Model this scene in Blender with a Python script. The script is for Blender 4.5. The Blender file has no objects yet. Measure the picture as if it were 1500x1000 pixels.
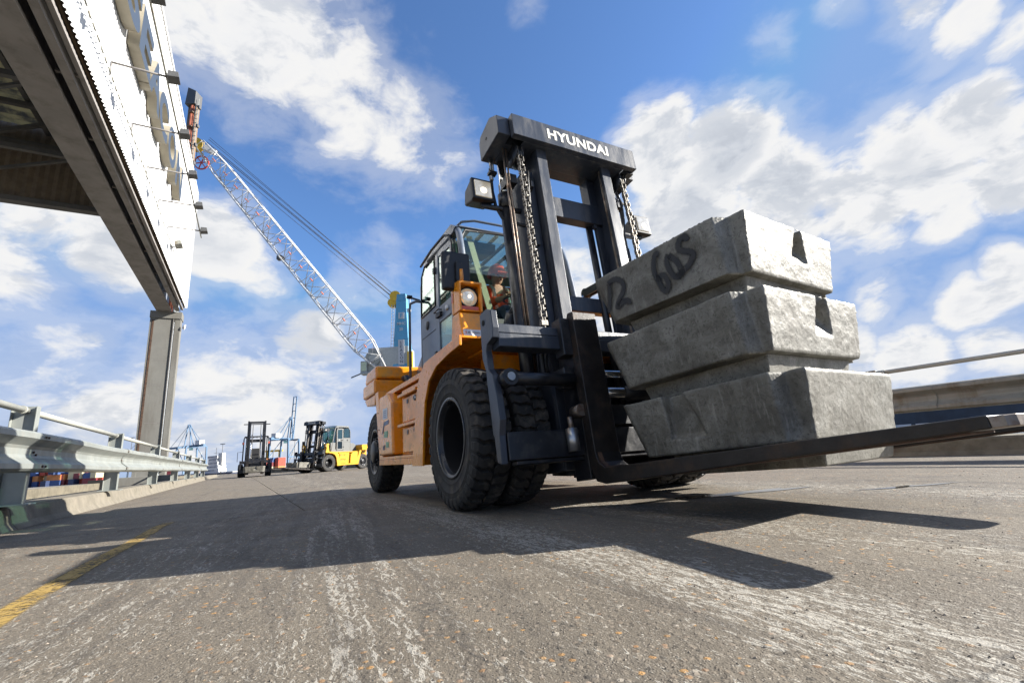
import bpy, bmesh, math, random
from math import sin, cos, pi, radians, sqrt
from mathutils import Vector, Matrix
random.seed(7)
SC = bpy.context.scene
COL = SC.collection
R = random.Random(11)

# ------------------------------------------------------------------ camera
cam_d = bpy.data.cameras.new('camera'); cam = bpy.data.objects.new('camera', cam_d); COL.objects.link(cam)
cam.location = (0, 0, .415)
cam.rotation_mode = 'QUATERNION'
cam.rotation_quaternion = (Matrix.Rotation(radians(90 + 13.385), 4, 'X') @ Matrix.Rotation(radians(-3.80), 4, 'Z')).to_quaternion()
cam_d.sensor_width = 36; cam_d.lens = 36 * 682.4 / 1500
cam_d.clip_start = .05; cam_d.clip_end = 8000
SC.camera = cam
# ------------------------------------------------------------------ sun and sky
SUNV = Vector((1.99, .17, 1.0)).normalized()
sd = bpy.data.lights.new('sun', 'SUN'); sd.energy = 5.0; sd.angle = radians(.5); sd.color = (1, .955, .88)
so = bpy.data.objects.new('sun', sd); COL.objects.link(so)
so.rotation_mode = 'QUATERNION'; so.rotation_quaternion = SUNV.to_track_quat('Z', 'Y')
SC.view_settings.view_transform = 'Standard'; SC.view_settings.look = 'None'
SC.view_settings.gamma = 1; SC.view_settings.exposure = 1.45
SC.cycles.max_bounces = 7; SC.cycles.diffuse_bounces = 3; SC.cycles.glossy_bounces = 3; SC.cycles.transparent_max_bounces = 12
SC.view_settings.use_curve_mapping = False

CLOUDS = [(-0.457, 0.57, 0.683, 0.116, 0.8), (-0.365, 0.636, 0.68, 0.141, 1), (-0.276, 0.705, 0.654, 0.13, 1), (-0.169, 0.772, 0.613, 0.128, 1), (-0.111, 0.81, 0.576, 0.093, 0.8), (-0.305, 0.79, 0.532, 0.102, 0.25), (-0.309, 0.61, 0.73, 0.126, 0.7), (-0.13, 0.718, 0.684, 0.072, 0.3), (-0.687, 0.623, 0.373, 0.099, 0.7), (-0.608, 0.702, 0.371, 0.104, 0.9), (-0.511, 0.759, 0.404, 0.092, 1), (-0.471, 0.802, 0.367, 0.073, 0.7), (-0.719, 0.627, 0.301, 0.087, 0.8), (-0.688, 0.694, 0.212, 0.085, 0.7), (-0.712, 0.686, 0.148, 0.108, 0.7), (-0.593, 0.79, 0.156, 0.12, 0.6), (-0.402, 0.884, 0.238, 0.091, 1), (-0.452, 0.849, 0.273, 0.075, 0.6), (-0.499, 0.852, 0.158, 0.133, 0.9), (-0.307, 0.876, 0.371, 0.081, 0.5), (-0.251, 0.876, 0.412, 0.069, 0.4), (-0.372, 0.917, 0.146, 0.119, 0.7), (-0.439, 0.893, 0.095, 0.113, 0.8), (-0.662, 0.745, 0.087, 0.097, 0.8), (-0.553, 0.831, 0.062, 0.089, 0.8), (0.297, 0.785, 0.543, 0.099, 1), (0.41, 0.755, 0.512, 0.104, 1), (0.512, 0.745, 0.428, 0.098, 1), (0.349, 0.836, 0.423, 0.139, 1), (0.48, 0.808, 0.342, 0.127, 1), (0.597, 0.715, 0.365, 0.12, 0.9), (0.644, 0.648, 0.406, 0.091, 1), (0.693, 0.584, 0.423, 0.073, 1), (0.724, 0.603, 0.335, 0.08, 1), (0.676, 0.664, 0.318, 0.081, 0.9), (0.65, 0.721, 0.242, 0.067, 0.4), (0.645, 0.537, 0.543, 0.056, 0.8), (0.599, 0.548, 0.584, 0.05, 0.7), (0.689, 0.528, 0.496, 0.046, 0.8), (0.455, 0.634, 0.625, 0.04, 0.35), (0.537, 0.577, 0.616, 0.036, 0.5), (0.615, 0.76, 0.21, 0.051, 0.8), (0.712, 0.679, 0.177, 0.06, 1), (0.736, 0.645, 0.205, 0.049, 1), (0.657, 0.746, 0.11, 0.084, 0.9), (0.727, 0.68, 0.092, 0.066, 0.9), (0.59, 0.794, 0.149, 0.063, 0.8), (0.139, 0.923, 0.358, 0.099, 0.8), (0.273, 0.909, 0.313, 0.122, 0.9), (0.074, 0.656, 0.751, 0.044, 0.4), (0.701, 0.664, 0.259, 0.035, 0.3), (-0.078, 0.986, 0.15, 0.2, 0.7), (0.208, 0.97, 0.128, 0.214, 0.9), (0.498, 0.862, 0.093, 0.166, 0.9)]
# the same broken cloud goes on round the rest of the sky
for _ in range(30):
    a = R.uniform(0, 2 * pi); e = R.uniform(.05, 1.3)
    v = (cos(e) * cos(a), cos(e) * sin(a), sin(e))
    if v[1] > .25 and v[2] < .9: continue
    CLOUDS.append((v[0], v[1], v[2], R.uniform(.08, .24), R.uniform(.6, 1)))

class NT:
    """small helper for writing node graphs"""
    def __init__(s, tree): s.t = tree
    def n(s, typ, ins=None, **props):
        nd = s.t.nodes.new(typ)
        for k, v in props.items(): setattr(nd, k, v)
        if ins:
            for k, v in ins.items(): s.set(nd.inputs[k], v)
        return nd
    def set(s, sock, v):
        if isinstance(v, bpy.types.NodeSocket): s.t.links.new(v, sock)
        elif isinstance(v, bpy.types.Node): s.t.links.new(v.outputs[0], sock)
        else: sock.default_value = v
    def m(s, op, a, b=None, c=None, clamp=False):
        nd = s.t.nodes.new('ShaderNodeMath'); nd.operation = op; nd.use_clamp = clamp
        for i, v in enumerate((a, b, c)):
            if v is not None: s.set(nd.inputs[i], v)
        return nd.outputs[0]
    def v(s, op, a, b=None, out=0):
        nd = s.t.nodes.new('ShaderNodeVectorMath'); nd.operation = op
        s.set(nd.inputs[0], a)
        if b is not None:
            s.set(nd.inputs['Scale' if op == 'SCALE' else 1], b)
        return nd.outputs[out]
    def mr(s, v, a, b, c=0., d=1., smooth=True):
        nd = s.t.nodes.new('ShaderNodeMapRange'); nd.interpolation_type = 'SMOOTHSTEP' if smooth else 'LINEAR'
        s.set(nd.inputs[0], v)
        for i, x in enumerate((a, b, c, d)): s.set(nd.inputs[i + 1], x)
        return nd.outputs[0]
    def mix(s, f, a, b, blend='MIX'):
        nd = s.t.nodes.new('ShaderNodeMix'); nd.data_type = 'RGBA'; nd.blend_type = blend
        s.set(nd.inputs[0], f)
        for i, x in ((6, a), (7, b)):
            if isinstance(x, tuple) and len(x) == 3: x = (*x, 1)
            s.set(nd.inputs[i], x)
        return nd.outputs[2]
    def noise(s, vec, scale, detail=4, rough=.55, dist=0.):
        nd = s.n('ShaderNodeTexNoise', {'Scale': scale, 'Detail': detail, 'Roughness': rough, 'Distortion': dist})
        s.set(nd.inputs['Vector'], vec); return nd.outputs[0]
    def voro(s, vec, scale, feature='F1', out='Distance', rnd=1.):
        nd = s.n('ShaderNodeTexVoronoi', {'Scale': scale, 'Randomness': rnd}, feature=feature)
        s.set(nd.inputs['Vector'], vec); return nd.outputs[out]
    def ramp(s, f, *stops):
        nd = s.t.nodes.new('ShaderNodeValToRGB'); s.set(nd.inputs[0], f)
        el = nd.color_ramp.elements
        while len(el) < len(stops): el.new(.5)
        for e, (p, c) in zip(el, stops): e.position = p; e.color = (*c, 1) if len(c) == 3 else c
        return nd.outputs[0]

world = bpy.data.worlds.new('World'); SC.world = world; world.use_nodes = True
world.cycles.sampling_method = 'MANUAL'; world.cycles.sample_map_resolution = 512
wt = world.node_tree; wt.nodes.clear(); W = NT(wt)
sky = W.n('ShaderNodeTexSky', sky_type='NISHITA', sun_disc=False, sun_elevation=math.asin(SUNV.z),
          sun_rotation=math.atan2(SUNV.x, SUNV.y), air_density=1.0, dust_density=.6, ozone_density=2.5)
d = W.n('ShaderNodeTexCoord').outputs['Generated']
dz = W.n('ShaderNodeSeparateXYZ', {0: d}).outputs[2]
flat = W.v('MULTIPLY', d, (1, 1, 1.9))
warp = W.v('SCALE', W.v('SUBTRACT', W.n('ShaderNodeTexNoise', {'Vector': flat, 'Scale': 5., 'Detail': 3.}).outputs['Color'], (.5, .5, .5)), .12)
dwp = W.v('ADD', d, W.v('SCALE', warp, .8))
cov = None
CLOUDS = [(x, y, z, r, w * (.86 if i < 8 else .93 if z < .3 else 1)) for i, (x, y, z, r, w) in enumerate(CLOUDS)]
for (x, y, z, r, w) in CLOUDS:
    dist = W.v('DISTANCE', dwp, (x, y, z), out=1)
    b = W.mr(dist, r * .25, r * 1.55, w, 0.)
    cov = b if cov is None else W.m('MAXIMUM', cov, b)
def fbm(off):
    p = W.v('ADD', W.v('ADD', flat, warp), off)
    return W.m('ADD', W.m('MULTIPLY', W.noise(p, 3.6, 5, .60), .62), W.m('MULTIPLY', W.noise(p, 11., 7, .64), .38))
def dens(off):
    f = fbm(off)
    return W.m('ADD', W.m('MULTIPLY', f, 1.25), W.m('MULTIPLY', cov, .70))
d0 = dens((0, 0, 0)); d1 = dens((.055, .008, .045))
mask = W.mr(d0, .93, 1.20)
thin = W.mr(d0, .72, 1.02, 0, .30)
mask = W.m('MAXIMUM', mask, thin)
lit = W.mr(W.m('SUBTRACT', d1, d0), -.075, .085, 1., 0.)      # thins out towards the sun: bright side
thick = W.mr(d0, 1.06, 1.5, 0., .52)
shade = W.m('MULTIPLY', W.m('SUBTRACT', 1., thick), W.m('MULTIPLY_ADD', lit, .45, .55))
ccol = W.ramp(shade, (0.10, (.44, .48, .56)), (.42, (.66, .70, .77)), (.72, (.94, .945, .96)), (1., (1., .99, .97)))
skyc = W.v('SCALE', W.v('MULTIPLY', sky.outputs[0], (1.0, 1.28, 1.62)), .053)
skyc = W.v('MINIMUM', skyc, (.088, .152, .285))
# pale band where the air is thickest
hz = W.mr(dz, 0., .30, .62, 0.)
skyc = W.mix(hz, skyc, (.175, .215, .295))
final = W.mix(mask, skyc, W.v('SCALE', ccol, .345))
bg = W.n('ShaderNodeBackground', {'Color': final, 'Strength': 1.0})
W.set(W.n('ShaderNodeOutputWorld').inputs[0], bg.outputs[0])

# ------------------------------------------------------------------ materials
def mat(name, col=(.5, .5, .5), rough=.6, metal=0., var=.0, vscale=6., bump=0., bscale=60., dirt=None, dirtamt=.3, dirtscale=3., coat=0., spec=.5, emit=None, streak=False, lowdirt=None):
    k = 1. if metal > .5 or name.startswith('machine_') else .80
    col = tuple(x * k for x in col); dirt = dirt and tuple(x * k for x in dirt)
    m = bpy.data.materials.new(name); m.use_nodes = True
    t = m.node_tree; t.nodes.clear(); N = NT(t)
    p = N.n('ShaderNodeTexCoord').outputs['Object']
    c = (*col, 1)
    cs = c
    if var:
        f = N.noise(p, vscale, 6, .6)
        cs = N.mix(N.mr(f, .3, .7), tuple(x * (1 - var) for x in col), tuple(min(1, x * (1 + var)) for x in col))
    if dirt:
        q = N.v('MULTIPLY', p, (1, 1, .15)) if streak else p
        f2 = N.noise(q, dirtscale, 8, .68)
        cs = N.mix(N.m('MULTIPLY', N.mr(f2, .48, .68), dirtamt), cs, dirt)
        rr = N.mr(f2, .35, .7, rough * .85, min(1, rough * 1.35))
    else:
        rr = rough
    b = N.n('ShaderNodeBsdfPrincipled', {'Base Color': cs, 'Roughness': rr, 'Metallic': metal, 'Specular IOR Level': spec, 'Coat Weight': coat, 'Coat Roughness': .08})
    if bump:
        bb = N.n('ShaderNodeBump', {'Strength': bump, 'Distance': .01, 'Height': N.noise(p, bscale, 5, .6)})
        N.set(b.inputs['Normal'], bb.outputs[0])
    if emit:
        N.set(b.inputs['Emission Color'], (*emit[0], 1)); b.inputs['Emission Strength'].default_value = emit[1]
    N.set(N.n('ShaderNodeOutputMaterial').inputs[0], b.outputs[0])
    return m

def glass(name, tint, refl=.25, alpha=.5):
    m = bpy.data.materials.new(name); m.use_nodes = True
    t = m.node_tree; t.nodes.clear(); N = NT(t)
    tr = N.n('ShaderNodeBsdfTransparent', {'Color': (*tint, 1)})
    gl = N.n('ShaderNodeBsdfGlossy', {'Color': (.9, 1, .97, 1), 'Roughness': .02})
    bf = N.n('ShaderNodeNewGeometry').outputs['Backfacing']
    fr = N.n('ShaderNodeFresnel', {'IOR': N.m('SUBTRACT', 1.5, N.m('MULTIPLY', bf, .8333))})
    f = N.m('ADD', N.m('MULTIPLY', fr.outputs[0], 1.0), refl, clamp=True)
    mx = N.n('ShaderNodeMixShader', {0: f, 1: tr.outputs[0], 2: gl.outputs[0]})
    N.set(N.n('ShaderNodeOutputMaterial').inputs[0], mx.outputs[0])
    return m

M = {}
M['orange'] = mat('machine_orange', (.84, .285, .008), .30, var=.07, vscale=2, dirt=(.36, .20, .10), dirtamt=.5, dirtscale=7, coat=.3, bump=.05, bscale=120)
M['yellow'] = mat('machine_yellow', (.86, .47, .012), .34, var=.05, dirt=(.35, .27, .15), dirtamt=.3, coat=.3)
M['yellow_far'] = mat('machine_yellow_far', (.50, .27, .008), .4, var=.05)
M['charcoal'] = mat('charcoal_paint', (.042, .050, .068), .33, var=.12, vscale=4, dirt=(.20, .185, .165), dirtamt=.32, dirtscale=11, streak=True, bump=.12, bscale=90)
M['black'] = mat('black_paint', (.016, .017, .021), .33, var=.2, dirt=(.09, .08, .07), dirtamt=.4, dirtscale=9, bump=.06, bscale=80)
M['forksteel'] = mat('fork_steel', (.026, .022, .020), .40, var=.3, vscale=9, dirt=(.10, .058, .034), dirtamt=.5, dirtscale=6, bump=.15, bscale=70, metal=.25)
M['rust'] = mat('rusty_steel', (.085, .045, .026), .8, var=.4, vscale=12, bump=.3, bscale=60)
M['wornsteel'] = mat('worn_bright_steel', (.24, .20, .165), .42, metal=.8, var=.3, vscale=14, dirt=(.16, .07, .03), dirtamt=.7, dirtscale=12)
M['chrome'] = mat('chrome_rod', (.75, .74, .72), .16, metal=1.)
M['steel'] = mat('bare_steel', (.42, .42, .42), .35, metal=.9, var=.2)
M['chain'] = mat('leaf_chain_steel', (.26, .24, .21), .42, metal=.75, var=.35, vscale=30)
M['rubber'] = mat('tyre_rubber', (.024, .023, .022), .78, var=.25, vscale=8, dirt=(.125, .108, .088), dirtamt=.85, dirtscale=6, bump=.25, bscale=150)
M['rimshade'] = mat('rim_barrel_shade', (.007, .007, .008), .9, spec=.2)  # near-black puts the shade of the deep barrel into the colour
M['rim'] = mat('rim_paint', (.030, .032, .037), .30, var=.2, vscale=12, dirt=(.07, .062, .055), dirtamt=.5, metal=.3)
M['hose'] = mat('rubber_hose', (.013, .013, .014), .45)
M['cabgrey'] = mat('cab_grey_paint', (.125, .155, .205), .33, var=.08, dirt=(.22, .20, .18), dirtamt=.25, coat=.2)
M['trim'] = mat('black_trim', (.012, .012, .014), .5)
M['plastic'] = mat('dark_plastic', (.018, .018, .02), .42, var=.1, vscale=50, bump=.1, bscale=200)
M['glass'] = glass('cab_glass', (.85, .90, .85), .03)
M['sideglass'] = glass('side_window_glass', (.42, .60, .54), .16)
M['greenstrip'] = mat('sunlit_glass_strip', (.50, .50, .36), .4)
M['lampglass'] = mat('lamp_reflector', (.50, .49, .46), .16, metal=.85, var=.3, vscale=22, emit=((1, .86, .62), .10))
M['lamplit'] = mat('lit_work_lamp', (.9, .85, .78), .2, emit=((1, .80, .55), .9))
M['amber'] = mat('amber_lens', (.75, .16, .10), .2)
M['sticker'] = mat('white_sticker', (.78, .79, .82), .4)
M['inkgrey'] = mat('grey_print', (.10, .11, .14), .5)
M['inkred'] = mat('red_print', (.65, .05, .03), .5)
M['inkblue'] = mat('blue_grey_print', (.20, .26, .40), .5)
M['inkgreen'] = mat('green_print', (.28, .55, .33), .5)
M['lettering'] = mat('cream_lettering', (.80, .78, .70), .45)
M['hivis'] = mat('hi_vis_orange', (.95, .10, .02), .8)
M['reflect'] = mat('reflective_tape', (.75, .78, .72), .3)
M['skin'] = mat('skin', (.45, .25, .17), .55)
M['helmet'] = mat('orange_helmet', (.75, .08, .02), .3)
M['seat'] = mat('seat_fabric', (.02, .02, .022), .8)
M['interior'] = mat('cab_interior', (.05, .052, .055), .6)
M['ceiling'] = mat('cab_headliner', (.16, .17, .15), .8)
M['galv'] = mat('galvanised_steel', (.33, .35, .325), .45, metal=.25, var=.12, vscale=3, dirt=(.36, .35, .31), dirtamt=.45, dirtscale=6, streak=True)
M['fargrey'] = mat('dusty_cab_grey', (.15, .155, .15), .5)
M['galvdull'] = mat('weathered_galvanised', (.29, .29, .25), .6, metal=.1, var=.12, vscale=3, dirt=(.20, .15, .09), dirtamt=.7, dirtscale=5, streak=True)
M['paintrail'] = mat('pale_rail_paint', (.42, .42, .37), .5, var=.08)
M['bolt'] = mat('rusty_bolt', (.10, .05, .03), .7)
M['concrete'] = mat('kerb_concrete', (.215, .19, .148), .9, var=.14, vscale=5, dirt=(.13, .12, .09), dirtamt=.55, dirtscale=3, bump=.5, bscale=70)
M['concrete2'] = mat('stained_concrete', (.19, .165, .118), .9, var=.18, vscale=4, dirt=(.09, .08, .055), dirtamt=.6, dirtscale=2.5, bump=.4, bscale=50)
M['colconc'] = mat('column_paint', (.20, .195, .175), .75, var=.06, vscale=2, dirt=(.13, .115, .095), dirtamt=.5, dirtscale=1.6, streak=True)
M['darkweb'] = mat('dark_girder', (.10, .095, .09), .7, var=.2, vscale=2, dirt=(.22, .20, .18), dirtamt=.3)
M['girder'] = mat('weathered_girder', (.27, .25, .235), .65, var=.12, vscale=1.5, dirt=(.15, .135, .12), dirtamt=.5, dirtscale=2)
M['cladding'] = mat('white_cladding', (.74, .74, .73), .45, var=.02)
M['cladbrown'] = mat('brown_cladding', (.20, .15, .10), .7, var=.15)
M['roofsheet'] = mat('translucent_roof_sheet', (.44, .34, .17), .7, var=.25, vscale=1.2, dirt=(.10, .08, .06), dirtamt=.7, dirtscale=1.2)
M['letterface'] = mat('letter_face_blue_grey', (.040, .060, .095), .6)
M['letterside'] = mat('letter_side_cream', (.36, .32, .24), .6, var=.05)
M['lampbody'] = mat('floodlight_body', (.10, .10, .10), .5)
M['rustpipe'] = mat('rust_red_pipe', (.30, .09, .05), .7, var=.3)
M['tanpanel'] = mat('peeling_tan_panel', (.20, .145, .105), .7, var=.15, vscale=3, dirt=(.25, .12, .06), dirtamt=.6)
M['greypanel'] = mat('grey_panel', (.36, .39, .41), .6, var=.1)
M['craneblue'] = mat('crane_blue', (.11, .40, .62), .5, var=.06, dirt=(.2, .3, .36), dirtamt=.3)
M['cranepale'] = mat('pale_crane_blue', (.10, .19, .31), .6, var=.08, vscale=.2)
M['boomwhite'] = mat('boom_white', (.68, .68, .67), .5)
M['boomplate'] = mat('boom_orange_plate', (.80, .22, .10), .5)
M['craneyellow'] = mat('crane_yellow', (.80, .50, .03), .5)
M['cranered'] = mat('sheave_red', (.60, .07, .04), .5)
M['cranegrey'] = mat('machinery_grey', (.46, .48, .46), .6, var=.1)
M['rope'] = mat('wire_rope', (.05, .05, .06), .5)
M['white'] = mat('white_paint', (.60, .61, .62), .5, var=.04)
M['coneorange'] = mat('cone_orange', (.85, .16, .05), .6)
M['navy'] = mat('navy_hull', (.022, .035, .085), .6)
M['shedblue'] = mat('far_shed_blue', (.022, .036, .060), .8, var=.3, vscale=.05)
M['shedgrey'] = mat('far_shed_grey', (.16, .18, .20), .8, var=.3, vscale=.1)
M['redhull'] = mat('red_hull', (.42, .06, .09), .6)
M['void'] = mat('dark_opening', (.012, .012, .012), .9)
M['tree'] = mat('far_trees', (.06, .09, .05), .9, var=.4, vscale=.1)

# -- ingot: cast metal with skin marks
def ingot_material():
    m = bpy.data.materials.new('cast_zinc'); m.use_nodes = True
    t = m.node_tree; t.nodes.clear(); N = NT(t)
    p = N.n('ShaderNodeTexCoord').outputs['Object']
    pr = N.v('ADD', p, N.v('SCALE', N.n('ShaderNodeObjectInfo').outputs['Random'], 17.))
    big = N.noise(pr, 3.2, 6, .65, .6)
    fine = N.noise(pr, 42, 8, .72, 1.2)
    run = N.noise(N.v('MULTIPLY', pr, (9, 9, 1.1)), 3.5, 6, .7)
    c = N.mix(N.mr(big, .32, .68), (.105, .097, .078), (.240, .230, .198))
    c = N.mix(N.m('MULTIPLY', N.mr(fine, .50, .62), .65), c, (.060, .055, .042))
    c = N.mix(N.m('MULTIPLY', N.mr(run, .54, .70), .35), c, (.42, .405, .36))
    pore = N.mr(N.voro(pr, 38), .03, .11, 1., 0.)
    pore = N.m('MULTIPLY', pore, N.mr(N.noise(pr, 6, 4, .6), .5, .6))
    c = N.mix(N.m('MULTIPLY', pore, .7), c, (.05, .045, .035))
    blot = N.noise(pr, 7.5, 9, .74, 1.4)
    c = N.mix(N.m('MULTIPLY', N.mr(blot, .54, .64), .38), c, (.075, .068, .050))
    z = N.n('ShaderNodeSeparateXYZ', {0: p}).outputs[2]
    top = N.m('MULTIPLY', N.mr(z, .26, .34), N.mr(N.noise(pr, 11, 6, .7), .42, .62))
    c = N.mix(N.m('MULTIPLY', top, .55), c, (.17, .165, .14))
    b = N.n('ShaderNodeBsdfPrincipled', {'Base Color': c, 'Metallic': .15, 'Roughness': N.mr(big, .3, .7, .62, .42), 'Specular IOR Level': .5})
    h = N.m('ADD', N.m('MULTIPLY', fine, .7), N.m('MULTIPLY', N.noise(pr, 9, 5, .7), 1.6))
    h = N.m('ADD', h, N.m('MULTIPLY', N.mr(N.voro(pr, 24), .0, .12), .35))
    N.set(b.inputs['Normal'], N.n('ShaderNodeBump', {'Strength': .5, 'Distance': .006, 'Height': h}).outputs[0])
    N.set(N.n('ShaderNodeOutputMaterial').inputs[0], b.outputs[0]); return m
M['ingot'] = ingot_material()

# -- road: worn concrete with exposed aggregate, scrapes and tyre marks
def road_material():
    m = bpy.data.materials.new('worn_quay_concrete'); m.use_nodes = True
    t = m.node_tree; t.nodes.clear(); N = NT(t)
    p = N.n('ShaderNodeNewGeometry').outputs['Position']
    def along(ang, sx, sy):                      # coordinates stretched along a heading
        mp = N.n('ShaderNodeMapping', vector_type='TEXTURE'); N.set(mp.inputs[0], p)
        mp.inputs['Rotation'].default_value = (0, 0, ang); mp.inputs['Scale'].default_value = (1 / sx, 1 / sy, 1)
        return mp.outputs[0]
    aF = radians(-61.5); aR = radians(120.2)
    big = N.noise(p, .45, 5, .6); mid = N.noise(p, 2.6, 6, .62)
    base = N.mix(N.mr(big, .3, .7), (.088, .072, .053), (.138, .115, .086))
    base = N.mix(N.m('MULTIPLY', N.mr(mid, .40, .66), .5), base, (.175, .148, .113))
    # pebbles in the cement
    vn = N.n('ShaderNodeTexVoronoi', {'Scale': 50., 'Randomness': 1.}); N.set(vn.inputs['Vector'], p)
    rc = N.n('ShaderNodeSeparateColor', {0: vn.outputs['Color']})
    peb = N.ramp(rc.outputs[0], (0., (.02, .018, .016)), (.25, (.09, .07, .05)), (.5, (.20, .165, .125)), (.72, (.12, .085, .055)), (.84, (.40, .36, .30)), (.92, (.30, .14, .05)), (.982, (.50, .25, .05)))
    pm = N.m('MULTIPLY', N.mr(vn.outputs['Distance'], .34, .46, 1., 0.), N.mr(rc.outputs[1], .30, .36))
    pm = N.m('MULTIPLY', pm, N.mr(N.noise(p, 1.3, 4, .6), .34, .56, .35, 1.))
    v2 = N.n('ShaderNodeTexVoronoi', {'Scale': 150., 'Randomness': 1.}); N.set(v2.inputs['Vector'], p)
    r2 = N.n('ShaderNodeSeparateColor', {0: v2.outputs['Color']})
    pm2 = N.m('MULTIPLY', N.mr(v2.outputs['Distance'], .3, .5, 1., 0.), .7)
    peb2 = N.ramp(r2.outputs[0], (0., (.020, .016, .012)), (.3, (.075, .060, .045)), (.65, (.17, .142, .108)), (1., (.42, .38, .315)))
    c = N.mix(pm2, base, peb2)
    c = N.mix(N.m('MULTIPLY', pm, .9), c, peb)
    grain = N.noise(p, 260, 3, .6)
    c = N.mix(.35, c, N.mix(grain, (.035, .028, .020), (.30, .262, .205)))
    # white scuffed paint skin / scrapes running with the traffic
    s1 = N.noise(along(aF, 3.2, 26.), 1.0, 7, .66, .4)
    s2 = N.noise(along(aF, 22., 60.), 1.0, 6, .7, .8)
    s3 = N.noise(along(aR, 2.0, 34.), 1.0, 7, .66, .4)
    xy = N.n('ShaderNodeSeparateXYZ', {0: p}); X = xy.outputs[0]; Y = xy.outputs[1]
    # distance across the lorry's own wheel path (line through its forks) and across the lane on the left
    a1 = N.m('ADD', N.m('MULTIPLY', X, .879), N.m('MULTIPLY', Y, .477))
    wob = N.m('MULTIPLY', N.m('SUBTRACT', N.noise(p, 1.1, 4, .6), .5), .5)
    b1 = N.mr(N.m('ABSOLUTE', N.m('SUBTRACT', N.m('ADD', a1, wob), 1.18)), .05, .36, 1., 0.)
    b1b = N.mr(N.m('ABSOLUTE', N.m('SUBTRACT', N.m('ADD', a1, wob), 2.15)), .05, .42, .7, 0.)
    b1c = N.mr(N.m('ABSOLUTE', N.m('SUBTRACT', N.m('ADD', a1, wob), 3.9)), .1, .7, .75, 0.)
    a2 = N.m('ADD', N.m('MULTIPLY', X, .93), N.m('MULTIPLY', Y, .36))
    b2 = N.mr(N.m('ABSOLUTE', N.m('SUBTRACT', N.m('ADD', a2, wob), .05)), .05, .40, .9, 0.)
    b2 = N.m('MAXIMUM', b2, N.mr(N.m('ABSOLUTE', N.m('SUBTRACT', a2, -.75)), .1, .5, .6, 0.))
    b2 = N.m('MULTIPLY', b2, N.mr(N.noise(along(radians(112.), .35, 11.), 1.0, 4, .6, .1), .42, .56, .15, 1.1))
    near = N.mr(Y, 4.5, 6.5, 1., .55)
    band = N.m('MULTIPLY', N.m('MAXIMUM', N.m('MAXIMUM', b1, b1b), N.m('MAXIMUM', b1c, b2)), near)
    fleck = N.noise(along(aF, 14., 42.), 1.0, 4, .62, 1.6)
    fleck2 = N.noise(along(radians(108.), 26., 90.), 1.0, 3, .62, .9)
    fleck = N.m('MAXIMUM', fleck, N.m('SUBTRACT', fleck2, .02))
    thr = N.m('SUBTRACT', .605, N.m('MULTIPLY', band, .085))
    w = N.mr(N.m('ADD', N.m('MULTIPLY', fleck, .74), N.m('MULTIPLY', s1, .26)), thr, N.m('ADD', thr, .022))
    w2 = N.mr(N.m('ADD', N.m('MULTIPLY', s2, .6), N.m('MULTIPLY', s3, .4)), .60, .66, 0., .6)
    w = N.m('MULTIPLY', N.m('MAXIMUM', w, w2), N.mr(grain, .34, .46, .25, 1.))
    c = N.mix(N.m('MULTIPLY', w, .95), c, (.345, .32, .272))
    # streaked tyre marks: dark, following the lane on the left
    tz = N.noise(along(radians(112.), .5, 8.), 1.0, 4, .55, .1)
    tread = N.mr(N.noise(along(radians(112.), 16., 34.), 1.0, 4, .7, .6), .38, .56, .35, 1.)
    tm = N.m('MULTIPLY', N.m('MULTIPLY', N.mr(tz, .50, .58, 0., .8), tread), N.mr(N.m('ABSOLUTE', N.m('SUBTRACT', a2, -.35)), .5, 1.3, .55, 0.))
    tz2 = N.noise(along(aF, .4, 7.), 1.0, 5, .6, .15)
    tm = N.m('MAXIMUM', tm, N.m('MULTIPLY', N.mr(tz2, .53, .66), .34))
    c = N.mix(tm, c, (.055, .048, .042))
    # fine cracks
    cr = N.voro(N.v('ADD', p, N.v('SCALE', N.n('ShaderNodeTexNoise', {'Vector': p, 'Scale': 3., 'Detail': 6.}).outputs['Color'], .5)), .55, 'DISTANCE_TO_EDGE')
    c = N.mix(N.mr(cr, .0, .006, .55, 0.), c, (.05, .045, .04))
    st = N.noise(p, 1.7, 5, .55, .3)
    c = N.mix(N.mr(st, .60, .72, 0., .45), c, (.085, .075, .065))
    b = N.n('ShaderNodeBsdfPrincipled', {'Base Color': c, 'Roughness': N.mr(mid, .3, .7, .62, .88), 'Specular IOR Level': .35})
    h = N.m('ADD', N.m('MULTIPLY', N.mr(vn.outputs['Distance'], .1, .5, 1., 0.), .55), N.m('MULTIPLY', grain, .55))
    h = N.m('ADD', h, N.m('MULTIPLY', N.noise(p, 28, 6, .65), 1.5))
    h = N.m('ADD', h, N.m('MULTIPLY', N.mr(v2.outputs['Distance'], .1, .5, 1., 0.), .35))
    h = N.m('ADD', h, N.m('MULTIPLY', w, .35))
    N.set(b.inputs['Normal'], N.n('ShaderNodeBump', {'Strength': .75, 'Distance': .0038, 'Height': h}).outputs[0])
    N.set(N.n('ShaderNodeOutputMaterial').inputs[0], b.outputs[0]); return m
M['road'] = road_material()

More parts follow.
